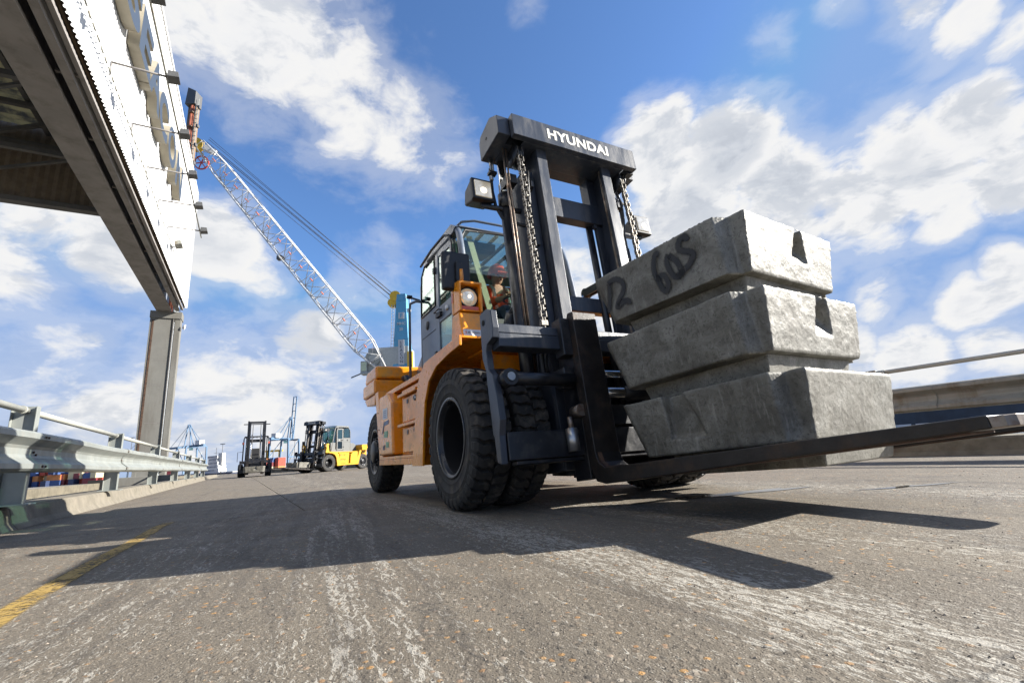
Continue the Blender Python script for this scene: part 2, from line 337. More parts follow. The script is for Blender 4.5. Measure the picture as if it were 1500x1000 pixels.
def worn_paint():
    m = bpy.data.materials.new('worn_yellow_line'); m.use_nodes = True
    t = m.node_tree; t.nodes.clear(); N = NT(t)
    p = N.n('ShaderNodeTexCoord').outputs['Object']
    f = N.m('ADD', N.m('MULTIPLY', N.noise(p, 38, 6, .7), .6), N.m('MULTIPLY', N.noise(p, 5, 5, .6), .4))
    u = N.n('ShaderNodeAttribute', attribute_name='edge').outputs['Fac']
    a = N.m('MULTIPLY', N.mr(f, .40, .54), N.mr(u, .0, .35))
    c = N.mix(N.noise(p, 9, 5, .6), (.27, .18, .055), (.42, .27, .055))
    b = N.n('ShaderNodeBsdfPrincipled', {'Base Color': c, 'Roughness': .75})
    mx = N.n('ShaderNodeMixShader', {0: a, 1: N.n('ShaderNodeBsdfTransparent').outputs[0], 2: b.outputs[0]})
    N.set(N.n('ShaderNodeOutputMaterial').inputs[0], mx.outputs[0]); return m
M['linepaint'] = worn_paint()
def spray_paint():
    m = bpy.data.materials.new('black_spray_paint'); m.use_nodes = True
    t = m.node_tree; t.nodes.clear(); N = NT(t)
    p = N.n('ShaderNodeTexCoord').outputs['Object']
    u = N.n('ShaderNodeAttribute', attribute_name='edge').outputs['Fac']
    f = N.m('MULTIPLY', N.m('SUBTRACT', N.noise(p, 60, 6, .75), .5), .55)
    a = N.m('MULTIPLY', N.mr(N.m('ADD', u, f), .08, .62), .93)
    b = N.n('ShaderNodeBsdfPrincipled', {'Base Color': (.022, .022, .024, 1), 'Roughness': .6})
    mx = N.n('ShaderNodeMixShader', {0: a, 1: N.n('ShaderNodeBsdfTransparent').outputs[0], 2: b.outputs[0]})
    N.set(N.n('ShaderNodeOutputMaterial').inputs[0], mx.outputs[0]); return m
M['spray'] = spray_paint()
def water():
    m = bpy.data.materials.new('harbour_water'); m.use_nodes = True
    t = m.node_tree; t.nodes.clear(); N = NT(t)
    p = N.n('ShaderNodeNewGeometry').outputs['Position']
    b = N.n('ShaderNodeBsdfPrincipled', {'Base Color': (.10, .12, .12, 1), 'Roughness': .12})
    N.set(b.inputs['Normal'], N.n('ShaderNodeBump', {'Strength': .5, 'Distance': .3, 'Height': N.noise(p, .9, 6, .6)}).outputs[0])
    N.set(N.n('ShaderNodeOutputMaterial').inputs[0], b.outputs[0]); return m
M['water'] = water()
M['wet'] = mat('wet_concrete', (.035, .033, .03), .09, var=.2)
M['terminal'] = mat('terminal_ground', (.25, .23, .19), .9, var=.3, vscale=.05)

# ------------------------------------------------------------------ mesh building
class MB:
    def __init__(s, T=None): s.v = []; s.f = []; s.T = T; s.sm = []
    def add(s, vs, fs, smooth=False):
        o = len(s.v)
        for p in vs: s.v.append(tuple(s.T(*p)) if s.T else tuple(p))
        for f in fs: s.f.append([o + i for i in f]); s.sm.append(smooth)
        return s
    def box(s, x0, x1, y0, y1, z0, z1):
        if x0 > x1: x0, x1 = x1, x0
        if y0 > y1: y0, y1 = y1, y0
        if z0 > z1: z0, z1 = z1, z0
        return s.add([(x0, y0, z0), (x1, y0, z0), (x1, y1, z0), (x0, y1, z0), (x0, y0, z1), (x1, y0, z1), (x1, y1, z1), (x0, y1, z1)],
                     [(0, 3, 2, 1), (4, 5, 6, 7), (0, 1, 5, 4), (1, 2, 6, 5), (2, 3, 7, 6), (3, 0, 4, 7)])
    def prism(s, poly, ax, a, b, b_poly=None):
        """polygon in the plane across axis ax (xz for y, yz for x, xy for z) pulled from a to b"""
        pb = b_poly or poly; n = len(poly)
        def P(q, t): return {'x': (t, q[0], q[1]), 'y': (q[0], t, q[1]), 'z': (q[0], q[1], t)}[ax]
        vs = [P(q, a) for q in poly] + [P(q, b) for q in pb]
        fs = [tuple(range(n))[::-1], tuple(range(n, 2 * n))] + [(i, (i + 1) % n, n + (i + 1) % n, n + i) for i in range(n)]
        return s.add(vs, fs)
    def bar(s, p0, p1, w, h=None, up=(0, 0, 1)):
        h = h or w; p0 = Vector(p0); p1 = Vector(p1); d = (p1 - p0)
        if d.length < 1e-6: return s
        d.normalize(); u = Vector(up)
        if abs(d.dot(u)) > .98: u = Vector((1, 0, 0))
        a = d.cross(u).normalized() * w / 2; b = a.cross(d).normalized() * h / 2
        vs = [p0 - a - b, p0 + a - b, p0 + a + b, p0 - a + b, p1 - a - b, p1 + a - b, p1 + a + b, p1 - a + b]
        return s.add([tuple(v) for v in vs], [(0, 1, 2, 3), (7, 6, 5, 4), (0, 4, 5, 1), (1, 5, 6, 2), (2, 6, 7, 3), (3, 7, 4, 0)])
    def tube(s, pts, r, n=8, caps=True):
        pts = [Vector(p) for p in pts]; rs = r if isinstance(r, (list, tuple)) else [r] * len(pts)
        vs = []; prev = None
        for i, p in enumerate(pts):
            d = (pts[min(i + 1, len(pts) - 1)] - pts[max(i - 1, 0)]).normalized()
            if prev is None:
                u = Vector((0, 0, 1)) if abs(d.z) < .9 else Vector((1, 0, 0))
            else: u = prev
            a = (u - d * u.dot(d)).normalized(); b = d.cross(a); prev = a
            for k in range(n):
                t = 2 * pi * k / n; q = p + (a * cos(t) + b * sin(t)) * rs[i]; vs.append(tuple(q))
        fs = [(i * n + k, i * n + (k + 1) % n, (i + 1) * n + (k + 1) % n, (i + 1) * n + k) for i in range(len(pts) - 1) for k in range(n)]
        s.add(vs, fs, True)
        if caps:
            o = len(s.v) - len(vs); s.f.append([o + k for k in range(n)][::-1]); s.sm.append(False)
            s.f.append([o + (len(pts) - 1) * n + k for k in range(n)]); s.sm.append(False)
        return s
    def cyl(s, p0, p1, r0, r1=None, n=20): return s.tube([p0, p1], [r0, r0 if r1 is None else r1], n)
    def lathe(s, prof, c, ax, n=32, smooth=True):
        """prof: (radius, offset along ax); ax 'y' or 'z' or 'x'"""
        vs = []
        for r_, h in prof:
            for k in range(n):
                t = 2 * pi * k / n; a, b = r_ * cos(t), r_ * sin(t)
                q = {'y': (a, h, b), 'z': (a, b, h), 'x': (h, a, b)}[ax]
                vs.append((c[0] + q[0], c[1] + q[1], c[2] + q[2]))
        fs = [(i * n + k, i * n + (k + 1) % n, (i + 1) * n + (k + 1) % n, (i + 1) * n + k) for i in range(len(prof) - 1) for k in range(n)]
        return s.add(vs, fs, smooth)
    def build(s, name, m, parent=None, bevel=0, loc=None, seg=2):
        me = bpy.data.meshes.new(name); me.from_pydata(s.v, [], s.f)
        bm = bmesh.new(); bm.from_mesh(me); bmesh.ops.recalc_face_normals(bm, faces=bm.faces); bm.to_mesh(me); bm.free()
        me.polygons.foreach_set('use_smooth', s.sm); me.update()
        me.materials.append(m)
        o = bpy.data.objects.new(name, me); COL.objects.link(o)
        if parent: o.parent = parent
        if loc: o.location = loc
        if bevel:
            b = o.modifiers.new('bevel', 'BEVEL'); b.width = bevel; b.segments = seg; b.limit_method = 'ANGLE'; b.angle_limit = radians(35)
            b.harden_normals = True
        return o

def thing(name, label, cat, loc=(0, 0, 0), rz=0, group=None):
    o = bpy.data.objects.new(name, None); COL.objects.link(o); o.empty_display_size = .2
    o.location = loc; o.rotation_euler = (0, 0, rz); o['label'] = label; o['category'] = cat
    if group: o['group'] = group
    return o
def tag(o, label, cat, group=None):
    o['label'] = label; o['category'] = cat
    if group: o['group'] = group
    return o
def struct(o): o['kind'] = 'structure'; return o
def kids(o): return [c for c in bpy.data.objects if c.parent is o]
def text_mesh(s, size, depth=0., bold=0., align='LEFT'):
    cu = bpy.data.curves.new('text', 'FONT'); cu.body = s; cu.size = size; cu.extrude = depth; cu.offset = bold; cu.align_x = align
    cu.resolution_u = 6; cu.space_character = 1.08 if len(s) == 7 else 1.
    o = bpy.data.objects.new('text', cu); COL.objects.link(o)
    dg = bpy.context.evaluated_depsgraph_get(); dg.update()
    me = bpy.data.meshes.new_from_object(o.evaluated_get(dg)); bpy.data.objects.remove(o)
    return me
def text_obj(name, s, size, m, parent, origin, right, up, depth=.001, bold=0., sx=1., align='LEFT'):
    me = text_mesh(s, size, depth, bold, align)
    right = Vector(right).normalized(); up = Vector(up).normalized(); nrm = right.cross(up)
    for v in me.vertices:
        q = Vector(origin) + right * v.co.x * sx + up * v.co.y + nrm * v.co.z
        v.co = q
    me.materials.clear(); me.materials.append(m); me.update()
    o = bpy.data.objects.new(name, me); COL.objects.link(o); o.parent = parent
    return o

# ------------------------------------------------------------------ the ground
RD = Vector((-.503, .864, 0)); RN = Vector((.864, .503, 0))       # along the road / across it (to the right)
KL = Vector((-5.26, 5.32, 0)); KR = Vector((6.05, 5.86, 0))
def RP(o, a, b, z=0): q = o + RD * a + RN * b; return (q.x, q.y, z)
WIDTH = (KR - KL).dot(RN)
mb = MB(); mb.add([(-4000, -1500, -3.2), (4000, -1500, -3.2), (4000, 5000, -3.2), (-4000, 5000, -3.2)], [(0, 1, 2, 3)])
struct(mb.build('water', M['water']))
mb = MB(); mb.prism([(-900, 200), (-330, 60), (-60, 96), (40, 120), (20, 900), (-900, 900)], 'z', -3.4, -.9)
struct(mb.build('terminal_ground', M['terminal']))
mb = MB(); mb.prism([(150, 360), (900, 240), (1200, 900), (-100, 900), (20, 420)], 'z', -3.4, -1.6)
struct(mb.build('far_shore', M['terminal']))
# road: separate slabs with recessed joints over a darker base
base = MB()
pts = [KL + RD * -12 + RN * -.9, KR + RD * -12 + RN * .9, KR + RD * 10 + RN * .9, KR + RD * 10 + RN * 12, KR + RD * 96 + RN * 22, KL + RD * 96 + RN * -.9]
base.prism([(p.x, p.y) for p in pts], 'z', -1.4, -.035)
road = struct(base.build('road', M['concrete2']))
j0 = (Vector((-2.2, 4.72, 0)) - KL).dot(RD)
aj = [j0 - 12.6, j0 - 6.3] + [j0 + 6.3 * i for i in range(0, 14)]

def slab(a0, a1, b0, b1):
    g = .007; q = MB()
    P = [KL + RD * (a0 + g) + RN * (b0 + g), KL + RD * (a1 - g) + RN * (b0 + g), KL + RD * (a1 - g) + RN * (b1 - g), KL + RD * (a0 + g) + RN * (b1 - g)]
    q.prism([(p.x, p.y) for p in P], 'z', -.034, 0.)
    return q.build('concrete_slab', M['road'], road)
for i in range(len(aj) - 1):
    cuts = ([0, 2.43, WIDTH] if aj[i] > j0 - 1 else [0, WIDTH]) + ([WIDTH + 4, WIDTH + 8, WIDTH + 12] if aj[i] > 10.5 else [])
    for k in range(len(cuts) - 1): slab(aj[i], aj[i + 1], cuts[k], cuts[k + 1])
for a in aj[:-1]:
    pass
# worn yellow line
line = [(-3.20, 4.42), (-3.05, 4.10), (-2.62, 3.32), (-2.18, 2.48), (-1.84, 1.86), (-1.52, 1.32), (-1.2, .8)]
vs = []; fs = []; ed = []
for i, (x, y) in enumerate(line):
    a = Vector(line[max(0, i - 1)]); b = Vector(line[min(len(line) - 1, i + 1)]); d_ = (b - a).normalized(); n_ = Vector((d_.y, -d_.x))
    for k, t in enumerate((-.055, 0, .055)):
        vs.append((x + n_.x * t, y + n_.y * t, .004)); ed.append(1. if k == 1 else 0.)
    if i: o = i * 3; fs += [(o - 3, o - 2, o + 1, o), (o - 2, o - 1, o + 2, o + 1)]
mb = MB(); mb.add(vs, fs); yl = struct(mb.build('road_marking', M['linepaint']))
at = yl.data.attributes.new('edge', 'FLOAT', 'POINT'); at.data.foreach_set('value', ed)
def puddle(cx, cy, rx, ry, ang, seed):
    rr = random.Random(seed); n = 40; ph = [rr.uniform(0, 6.28) for _ in range(5)]
    vs = []
    for i in range(n):
        t = 2 * pi * i / n; q = 1 + .25 * sin(2 * t + ph[0]) + .18 * sin(5 * t + ph[1]) + .1 * sin(9 * t + ph[2])
        a, b = rx * q * cos(t), ry * q * sin(t)
        vs.append((cx + a * cos(ang) - b * sin(ang), cy + a * sin(ang) + b * cos(ang), .0035))
    q = MB(); q.add(vs, [tuple(range(n))]); struct(q.build('puddle', M['wet']))
puddle(1.55, 3.75, .55, .10, radians(12), 3); puddle(4.1, 3.45, .5, .09, radians(8), 5); puddle(2.75, 3.5, .3, .04, .1, 8)
# loose grit on the road
gr = MB()
for i in range(2600):
    y = .75 + 6.5 * R.random() ** 1.9; x = R.uniform(-1.25, 1.35) * y
    r_ = R.uniform(.0012, .0042) * (1 + .12 * y); a = R.random() * 6.28; h = r_ * R.uniform(.5, 1.)
    P = [(x + r_ * cos(a + t) * R.uniform(.7, 1.2), y + r_ * sin(a + t) * R.uniform(.7, 1.2), .0005) for t in (0, 1.57, 3.14, 4.71)]
    gr.add(P + [(x, y, h)], [(0, 1, 4), (1, 2, 4), (2, 3, 4), (3, 0, 4)])
M['grit'] = mat('grit', (.26, .22, .17), .85, var=.7, vscale=25)
g = gr.build('grit', M['grit']); g['kind'] = 'stuff'

# kerbs: cast lengths, sloping face towards the road
def kerb(name, o, side, a0, a1, step):
    root = bpy.data.objects.new(name, None); COL.objects.link(root); struct(root)
    a = a0
    while a < a1:
        q = MB(); e = min(a + step, a1) - .012; rr = R.uniform(-.006, .006)
        prof = [(0, 0), (-.05, .06), (-.085, .195 + rr), (-.11, .222 + rr), (-.62, .23 + rr), (-.62, -.3), (0, -.3)]
        prof = [(p[0] * side, p[1]) for p in prof]
        A = [RP(o, a, p[0], p[1]) for p in prof]; B = [RP(o, e, p[0], p[1]) for p in prof]; n = len(prof)
        q.add(A + B, [tuple(range(n)), tuple(range(n, 2 * n))[::-1]] + [(i, (i + 1) % n, n + (i + 1) % n, n + i) for i in range(n)])
        q.build('kerb_stone', M['concrete'] if side > 0 else M['concrete2'], root, bevel=.012)
        a += step
    return root
kerb('left_kerb', KL, 1, -9, 46, 2.1)
kerb('right_kerb', KR, -1, -9, 9.6, 2.1)

# crash barriers
def wbeam_profile():
    # z up, t towards the road
    return [(0, .00), (.055, .012), (.075, .03), (.075, .07), (.012, .125), (.0, .15), (.0, .20), (.012, .225), (.075, .28), (.075, .32), (.055, .338), (0, .35)]
def barrier(o, side, z0, hb, offs, posts, a0, a1, rail_z, railr, mb_mat, label, sect, t_off=.05, rail_end=None):
    rt = thing('crash_barrier', label, 'crash barrier')
    prof = [(t_off + p[0] * 1.15, z0 + p[1] / .35 * hb) for p in wbeam_profile()]
    a = a0; k = 0
    while a < a1 - .01:
        e = min(a + sect, a1); q = MB(); n = len(prof)
        bulge = 0.012 * (k % 2)
        steps = 5; vs = []
        for j in range(steps + 1):
            aa = a - (.16 if k else 0) + (e - a + (.16 if k else 0)) * j / steps
            w_ = R.uniform(-.012, .012) if 0 < j < steps else 0
            for th in (0, .006):
                for (t, z) in prof: vs.append(RP(o, aa, side * (t - th + bulge + w_), z + w_ * .6))
        fs = []
        for j in range(steps):
            b0 = j * 2 * n; b1 = (j + 1) * 2 * n
            for i in range(n - 1):
                fs.append((b0 + i, b0 + i + 1, b1 + i + 1, b1 + i)); fs.append((b0 + n + i, b1 + n + i, b1 + n + i + 1, b0 + n + i + 1))
            fs.append((b0, b1, b1 + n, b0 + n)); fs.append((b0 + n - 1, b0 + 2 * n - 1, b1 + 2 * n - 1, b1 + n - 1))
        for b0 in (0, steps * 2 * n):
            for i in range(n - 1): fs.append((b0 + i, b0 + n + i, b0 + n + i + 1, b0 + i + 1))
        q.add(vs, fs); q.build('beam', mb_mat, rt)
        a = e; k += 1
    for pa in posts:
        q = MB(); w = .15
        c0 = -.12
        for (ta, tb, sa, sb) in ((c0 - .006, c0 + .006, -.055, .055), (c0 - .09, c0 - .078, -.055, .055)): pass
        # I-section post: flanges face along the road
        def bx(a_0, a_1, b_0, b_1, z_0, z_1):
            V = [RP(o, a_0, side * b_0, z_0), RP(o, a_1, side * b_0, z_0), RP(o, a_1, side * b_1, z_0), RP(o, a_0, side * b_1, z_0),
                 RP(o, a_0, side * b_0, z_1), RP(o, a_1, side * b_0, z_1), RP(o, a_1, side * b_1, z_1), RP(o, a_0, side * b_1, z_1)]
            q.add(V, [(0, 3, 2, 1), (4, 5, 6, 7), (0, 1, 5, 4), (1, 2, 6, 5), (2, 3, 7, 6), (3, 0, 4, 7)])
        top = rail_z + .045
        bx(pa - .05, pa + .05, -.155, -.145, .228, top); bx(pa - .05, pa + .05, .028, .038, .228, top); bx(pa - .005, pa + .005, -.145, .028, .228, top)
        bx(pa - .11, pa + .11, -.21, .10, .226, .240)
        q.build('post', mb_mat, rt, bevel=.003)
        for (z, da) in ((z0 + hb * .86, -.06), (z0 + hb * .86, .02), (z0 + hb * .5, -.03), (z0 + hb * .44, .04), (z0 + hb * .14, -.04), (z0 + hb * .14, .05)):
            t = t_off + (.088 if z != z0 + hb * .5 and z != z0 + hb * .44 else .004)
            p0 = RP(o, pa + da, side * t, z); p1 = RP(o, pa + da, side * (t + .012), z); bq = MB(); bq.cyl(p0, p1, .011, n=8); bq.build('bolt', M['bolt'], rt)
    q = MB(); re_ = rail_end or a1; cuts = [a0] + [p for p in posts if a0 < p < re_] + [re_]
    for a_, b_ in zip(cuts[:-1], cuts[1:]):
        q2 = MB(); q2.cyl(RP(o, a_ + .02, side * -.05, rail_z), RP(o, b_ - .02, side * -.05, rail_z), railr, n=14)
        q2.cyl(RP(o, b_ - .14, side * -.05, rail_z), RP(o, b_ - .10, side * -.05, rail_z), railr * 1.25, n=14)
        q2.build('handrail', M['paintrail'], rt)
    return rt
barrier(KL, 1, .53, .39, 0, [-9.2, -5., -.72, 3.35, 7.8, 12.3, 16.8, 21.3, 25.8], -10., 27., 1.14, .032, M['galv'], 'pale galvanised crash barrier with white handrail along the left kerb, by the tall column', 4.5)
barrier(KR, -1, .60, .35, 0, [-7.4, -3.1, 1.33, 5.6], -8.5, 8.5, 1.215, .03, M['galvdull'], 'weathered brown-stained crash barrier and handrail on the right, behind the fork tips', 3.1, rail_end=1.37)

def translucent_roof():
    m = bpy.data.materials.new('translucent_roof'); m.use_nodes = True
    t = m.node_tree; t.nodes.clear(); N = NT(t)
    p = N.n('ShaderNodeTexCoord').outputs['Object']
    f = N.noise(p, 1.1, 6, .6)
    c = N.mix(N.mr(f, .42, .6), (.50, .38, .16), (.10, .085, .06))
    a = N.n('ShaderNodeBsdfTranslucent', {'Color': c}); b = N.n('ShaderNodeBsdfDiffuse', {'Color': c})
    mx = N.n('ShaderNodeMixShader', {0: .5, 1: a.outputs[0], 2: b.outputs[0]})
    N.set(N.n('ShaderNodeOutputMaterial').inputs[0], mx.outputs[0]); return m
M['roofsheet'] = translucent_roof()

# ------------------------------------------------------------------ overhead terminal building with the sign
BP = Vector((-14.687, 20.0, 0)); BD = Vector((-.48926, .87214, 0)); BN = Vector((.87214, .48926, 0))
def BT(a, n, z): q = BP + BD * a + BN * n; return (q.x, q.y, z)
bld = thing('terminal_building', 'white corrugated terminal building overhead on a tall grey column, with large raised letters', 'building')
# corrugated cladding
q = MB(); A0 = -27.; pitch = .125; prof = []
a = A0
while a < 0:
    for da, t in ((0, 0), (.035, 0), (.055, .028), (.10, .028)):
        prof.append((min(a + da, 0), t))
    a += pitch
vs = []; n = len(prof)
zt = lambda a_: 13.45
for (a, t) in prof: vs.append(BT(a, t, 7.74))
for (a, t) in prof: vs.append(BT(a, t, zt(a)))
q.add(vs, [(i, i + 1, n + i + 1, n + i) for i in range(n - 1)])
q.build('cladding', M['cladding'], bld)
q = MB(BT); q.box(A0, 0., -.10, -.06, 7.80, 13.40); q.build('backing_sheet', M['cladbrown'], bld)
q = MB(BT); q.box(A0, .03, -.12, .06, 13.40, 13.52); q.build('parapet_trim', M['cladding'], bld)
q = MB(BT); q.box(0.002, .03, -.1, .06, 7.74, 13.4); q.build('corner_trim', M['cladding'], bld)
# girders under the wall
q = MB(BT); q.box(A0, .02, -1.06, -.50, 7.52, 7.60); q.box(A0, .02, -.80, -.76, 7.60, 8.7); q.box(A0, .02, -1.06, -.5, 8.7, 8.78); q.build('main_girder', M['girder'], bld, bevel=.01)
for a in [A0 + 1.6 * i for i in range(17)]:
    q = MB(BT); q.box(a, a + .03, -1.04, -.81, 7.61, 8.69); q.build('web_stiffener', M['girder'], bld)
q = MB(BT); q.box(A0, .0, -.36, -.22, 7.55, 7.66); q.box(A0, 0, -.30, -.27, 7.66, 7.95); q.build('edge_beam', M['girder'], bld)
q = MB(BT); q.box(A0, .0, -.155, -.075, 7.62, 7.70); q.build('cladding_rail', M['girder'], bld)
for a in [A0 + 2.05 * i for i in range(13)]:
    q = MB(BT); q.box(a, a + .06, -.50, -.075, 7.66, 7.70); q.build('cross_tie', M['girder'], bld)
q = MB(BT); q.box(A0, 0, -.51, -.08, 8.1, 8.14); q.build('gap_shade_sheet', M['void'], bld)  # near-black sheet painting the shade in the gaps between the beams
# column
q = MB(BT); q.box(.03, .09, -1.12, -.40, .4, 7.2); q.build('column_web', M['colconc'], bld)
q = MB(BT); q.box(.02, .50, -1.24, -1.20, .4, 7.45); q.box(.02, .06, -1.20, -1.10, .4, 7.45); q.build('column_flange', M['colconc'], bld, bevel=.006)
q = MB(BT); q.box(.02, .50, -.20, -.13, .4, 7.5); q.box(.02, .06, -.34, -.20, .4, 7.5); q.build('column_flange', M['colconc'], bld, bevel=.006)
q = MB(BT); q.box(.005, .02, -1.16, -1.09, 1.2, 7.1); q.build('rusty_edge_plate', M['rust'], bld)
q = MB(BT); q.cyl((.02, -.40, .5), (.02, -.40, 7.2), .028, n=10); q.cyl((.04, -.345, .5), (.04, -.345, 7.2), .015, n=8); q.build('downpipe', M['darkweb'], bld)
q = MB(BT); q.box(-.02, .6, -1.26, -.10, 7.2, 7.52); q.build('column_cap', M['colconc'], bld, bevel=.01)
q = MB(BT); q.box(.06, .12, -1.16, -1.02, 7.0, 7.19); q.build('junction_box', M['void'], bld)
for z in (2.6, 4.2, 5.3):
    q = MB(BT); q.box(.026, .03, -1.04, -.44, z, z + .012); q.build('weld_seam', M['girder'], bld)
q = MB(BT); q.box(-.25, 1.1, -1.75, .12, -.6, .45); q.build('column_plinth', M['colconc'], bld, bevel=.02)
q = MB(BT); q.box(-.30, .9, -2.5, -1.78, -.4, .42); q.build('plinth_recess', M['void'], bld)
q = MB(BT); q.cyl((.03, -.03, 6.86), (.03, .05, 6.84), .08, .13, n=12); q.build('horn_speaker', M['white'], bld)
# gable sheet and roof behind the girder
q = MB(BT); vs = []; n_ = 90
prof = [(-1.07 - i * .1, (0, .03)[i % 2]) for i in range(n_)]
for (nn, t) in prof: vs.append(BT(-8.9 + t, nn, 7.72))
for (nn, t) in prof: vs.append(BT(-8.9 + t, nn, 9.95))
q.T = None; q.add(vs, [(i, i + 1, n_ + i + 1, n_ + i) for i in range(n_ - 1)]); q.build('gable_sheet', M['cladbrown'], bld)
q = MB(BT); q.box(-9.05, -8.8, -10., -1.07, 7.62, 7.76); q.build('gable_beam', M['darkweb'], bld)
q = MB(BT); q.box(-9.2, -8.95, -10., -1.07, 9.2, 9.32); q.build('gable_beam', M['darkweb'], bld)
vs = []; prof = [(A0 + i * .11, (0, .05)[i % 2]) for i in range(165)]; n_ = len(prof)
for (a_, t) in prof: vs.append(BT(a_, -1.07, 9.9 + t))
for (a_, t) in prof: vs.append(BT(a_, -10., 9.9 + t))
q = MB(); q.add(vs, [(i, i + 1, n_ + i + 1, n_ + i) for i in range(n_ - 1)]); q.build('roof_sheet', M['roofsheet'], bld)
for nn in (-2.4, -3.9, -5.4, -6.9, -8.4):
    q = MB(BT); q.box(A0, -8.95, nn - .05, nn + .05, 9.72, 9.88); q.build('purlin', M['darkweb'], bld)
for a_ in (-10.4, -13.2, -16., -18.8, -21.6, -24.4):
    q = MB(BT); q.bar((a_, -1.1, 8.4), (a_, -10, 8.4), .12); q.build('roof_tie', M['darkweb'], bld)
    q = MB(BT); q.bar((a_, -1.1, 9.6), (a_, -10, 9.6), .12); q.build('roof_tie', M['darkweb'], bld)
    for j in range(4):
        q = MB(BT); q.bar((a_, -1.2 - j * 2.2, 8.4 if j % 2 else 9.6), (a_, -3.4 - j * 2.2, 9.6 if j % 2 else 8.4), .09); q.build('roof_brace', M['darkweb'], bld)
    q = MB(BT); q.bar((a_, -1.2, 8.4), (a_ + 2.8, -5.5, 8.45), .07); q.build('roof_brace', M['darkweb'], bld)
# raised letters
pos = [('S', -14.75), ('E', -13.22), ('A', -12.02), ('C', -10.72), ('O', -9.12), ('N', -7.42)]
for ch, a_ in pos:
    me = text_mesh(ch, 1.46, .11, .05)
    fc = []
    xs = [v.co.x for v in me.vertices]; x0 = min(xs); w_ = max(xs) - x0
    sx = 1.42 / w_ if ch != 'E' else 1.22 / w_
    ys = [v.co.y for v in me.vertices]; y0 = min(ys); sy = 1.18 / (max(ys) - y0)
    me.materials.clear(); me.materials.append(M['letterside']); me.materials.append(M['letterface'])
    for p in me.polygons: p.material_index = 1 if p.normal.z > .9 else 0
    for v in me.vertices: v.co = BT(a_ + (v.co.x - x0) * sx, .045 + .11 + v.co.z, 9.90 + (v.co.y - y0) * sy)
    me.update(); o = bpy.data.objects.new('sign_letter', me); COL.objects.link(o); o.parent = bld
# cable looped along the wall, lamp arms and floodlights
q = MB(); 
a_ = -22.
while a_ < -.8:
    q.tube([BT(a_, .07, 8.42), BT(a_ + .09, .08, 8.38 + .02 * sin(a_ * 7)), BT(a_ + .17, .07, 8.42)], .017, 5); a_ += .27
q.build('cable', M['galvdull'], bld)
for i, a_ in enumerate((-18., -16., -13.95, -11.95, -10.05, -8.2, -6.35)):
    q = MB(); q.cyl(BT(a_, .04, 8.72), BT(a_, .97, 8.72), .022, n=8); q.cyl(BT(a_, .05, 8.40), BT(a_, .05, 8.72), .012, n=6); q.build('lamp_arm', M['girder'], bld)
    fl = MB(BT); fl.prism([(.97, 8.66), (1.16, 8.70), (1.18, 8.84), (1.02, 8.86)], 'x', a_ - .1, a_ + .16)
    fo = MB(); 
    V = [BT(a_ - .12, .98, 8.66), BT(a_ + .14, .98, 8.66), BT(a_ + .14, 1.20, 8.70), BT(a_ - .12, 1.20, 8.70), BT(a_ - .10, .99, 8.83), BT(a_ + .12, .99, 8.83), BT(a_ + .12, 1.17, 8.84), BT(a_ - .10, 1.17, 8.84)]
    fo.add(V, [(0, 3, 2, 1), (4, 5, 6, 7), (0, 1, 5, 4), (1, 2, 6, 5), (2, 3, 7, 6), (3, 0, 4, 7)]); fo.build('floodlight', M['lampbody'], bld, bevel=.01)
q = MB(); q.cyl(BT(-19, .95, 8.76), BT(-5.7, .95, 8.76), .022, n=8); q.build('lamp_bar', M['galvdull'], bld)
q = MB(BT); q.bar((-5.2, .04, 8.46), (-5.2, .26, 8.52), .03); q.build('floodlight_bracket', M['galv'], bld)
q = MB(); V = [BT(-5.55, .16, 8.42), BT(-5.1, .16, 8.42), BT(-5.1, .38, 8.50), BT(-5.55, .38, 8.50), BT(-5.5, .14, 8.60), BT(-5.15, .14, 8.60), BT(-5.15, .32, 8.66), BT(-5.5, .32, 8.66)]
q.add(V, [(0, 3, 2, 1), (4, 5, 6, 7), (0, 1, 5, 4), (1, 2, 6, 5), (2, 3, 7, 6), (3, 0, 4, 7)]); q.build('wide_floodlight', M['galvdull'], bld, bevel=.02)

# vent tower behind the building
vt = thing('vent_tower', 'narrow tan and grey vent tower with a rust red pipe, rising behind the white building', 'tower', (-18.45, 24.1, 0))
q = MB(); q.box(-.34, .16, 0, .3, 0, 18.2); q.build('lower_casing', M['greypanel'], vt)
q = MB(); q.box(-.34, .16, 0, .3, 18.25, 22.2); q.build('upper_casing', M['tanpanel'], vt)
q = MB(); q.cyl((.0, -.12, 8), (.0, -.12, 22.15), .10, n=12); q.build('pipe', M['rustpipe'], vt)
for z in (19.5, 20.6, 21.6):
    q = MB(); q.box(-.1, .16, -.28, -.02, z, z + .06); q.build('pipe_clamp', M['tanpanel'], vt)
q = MB(); q.prism([(-.40, 22.2), (.22, 22.2), (.22, 23.1), (-.30, 23.4)], 'y', -.25, .35); q.build('cowl', M['lampbody'], vt, bevel=.02)
q = MB(); q.box(.19, .21, -.15, -.11, 8, 22.6); q.box(.35, .37, -.15, -.11, 8, 22.6)
for i in range(48): q.box(.19, .37, -.145, -.115, 8 + i * .3, 8.03 + i * .3)
q.build('ladder', M['galv'], vt)
for z in (18.1, 19.3, 20.6, 21.9):
    q = MB(); q.box(.37, .48, -.2, -.02, z, z + .18); q.build('lamp', M['lampbody'], vt)

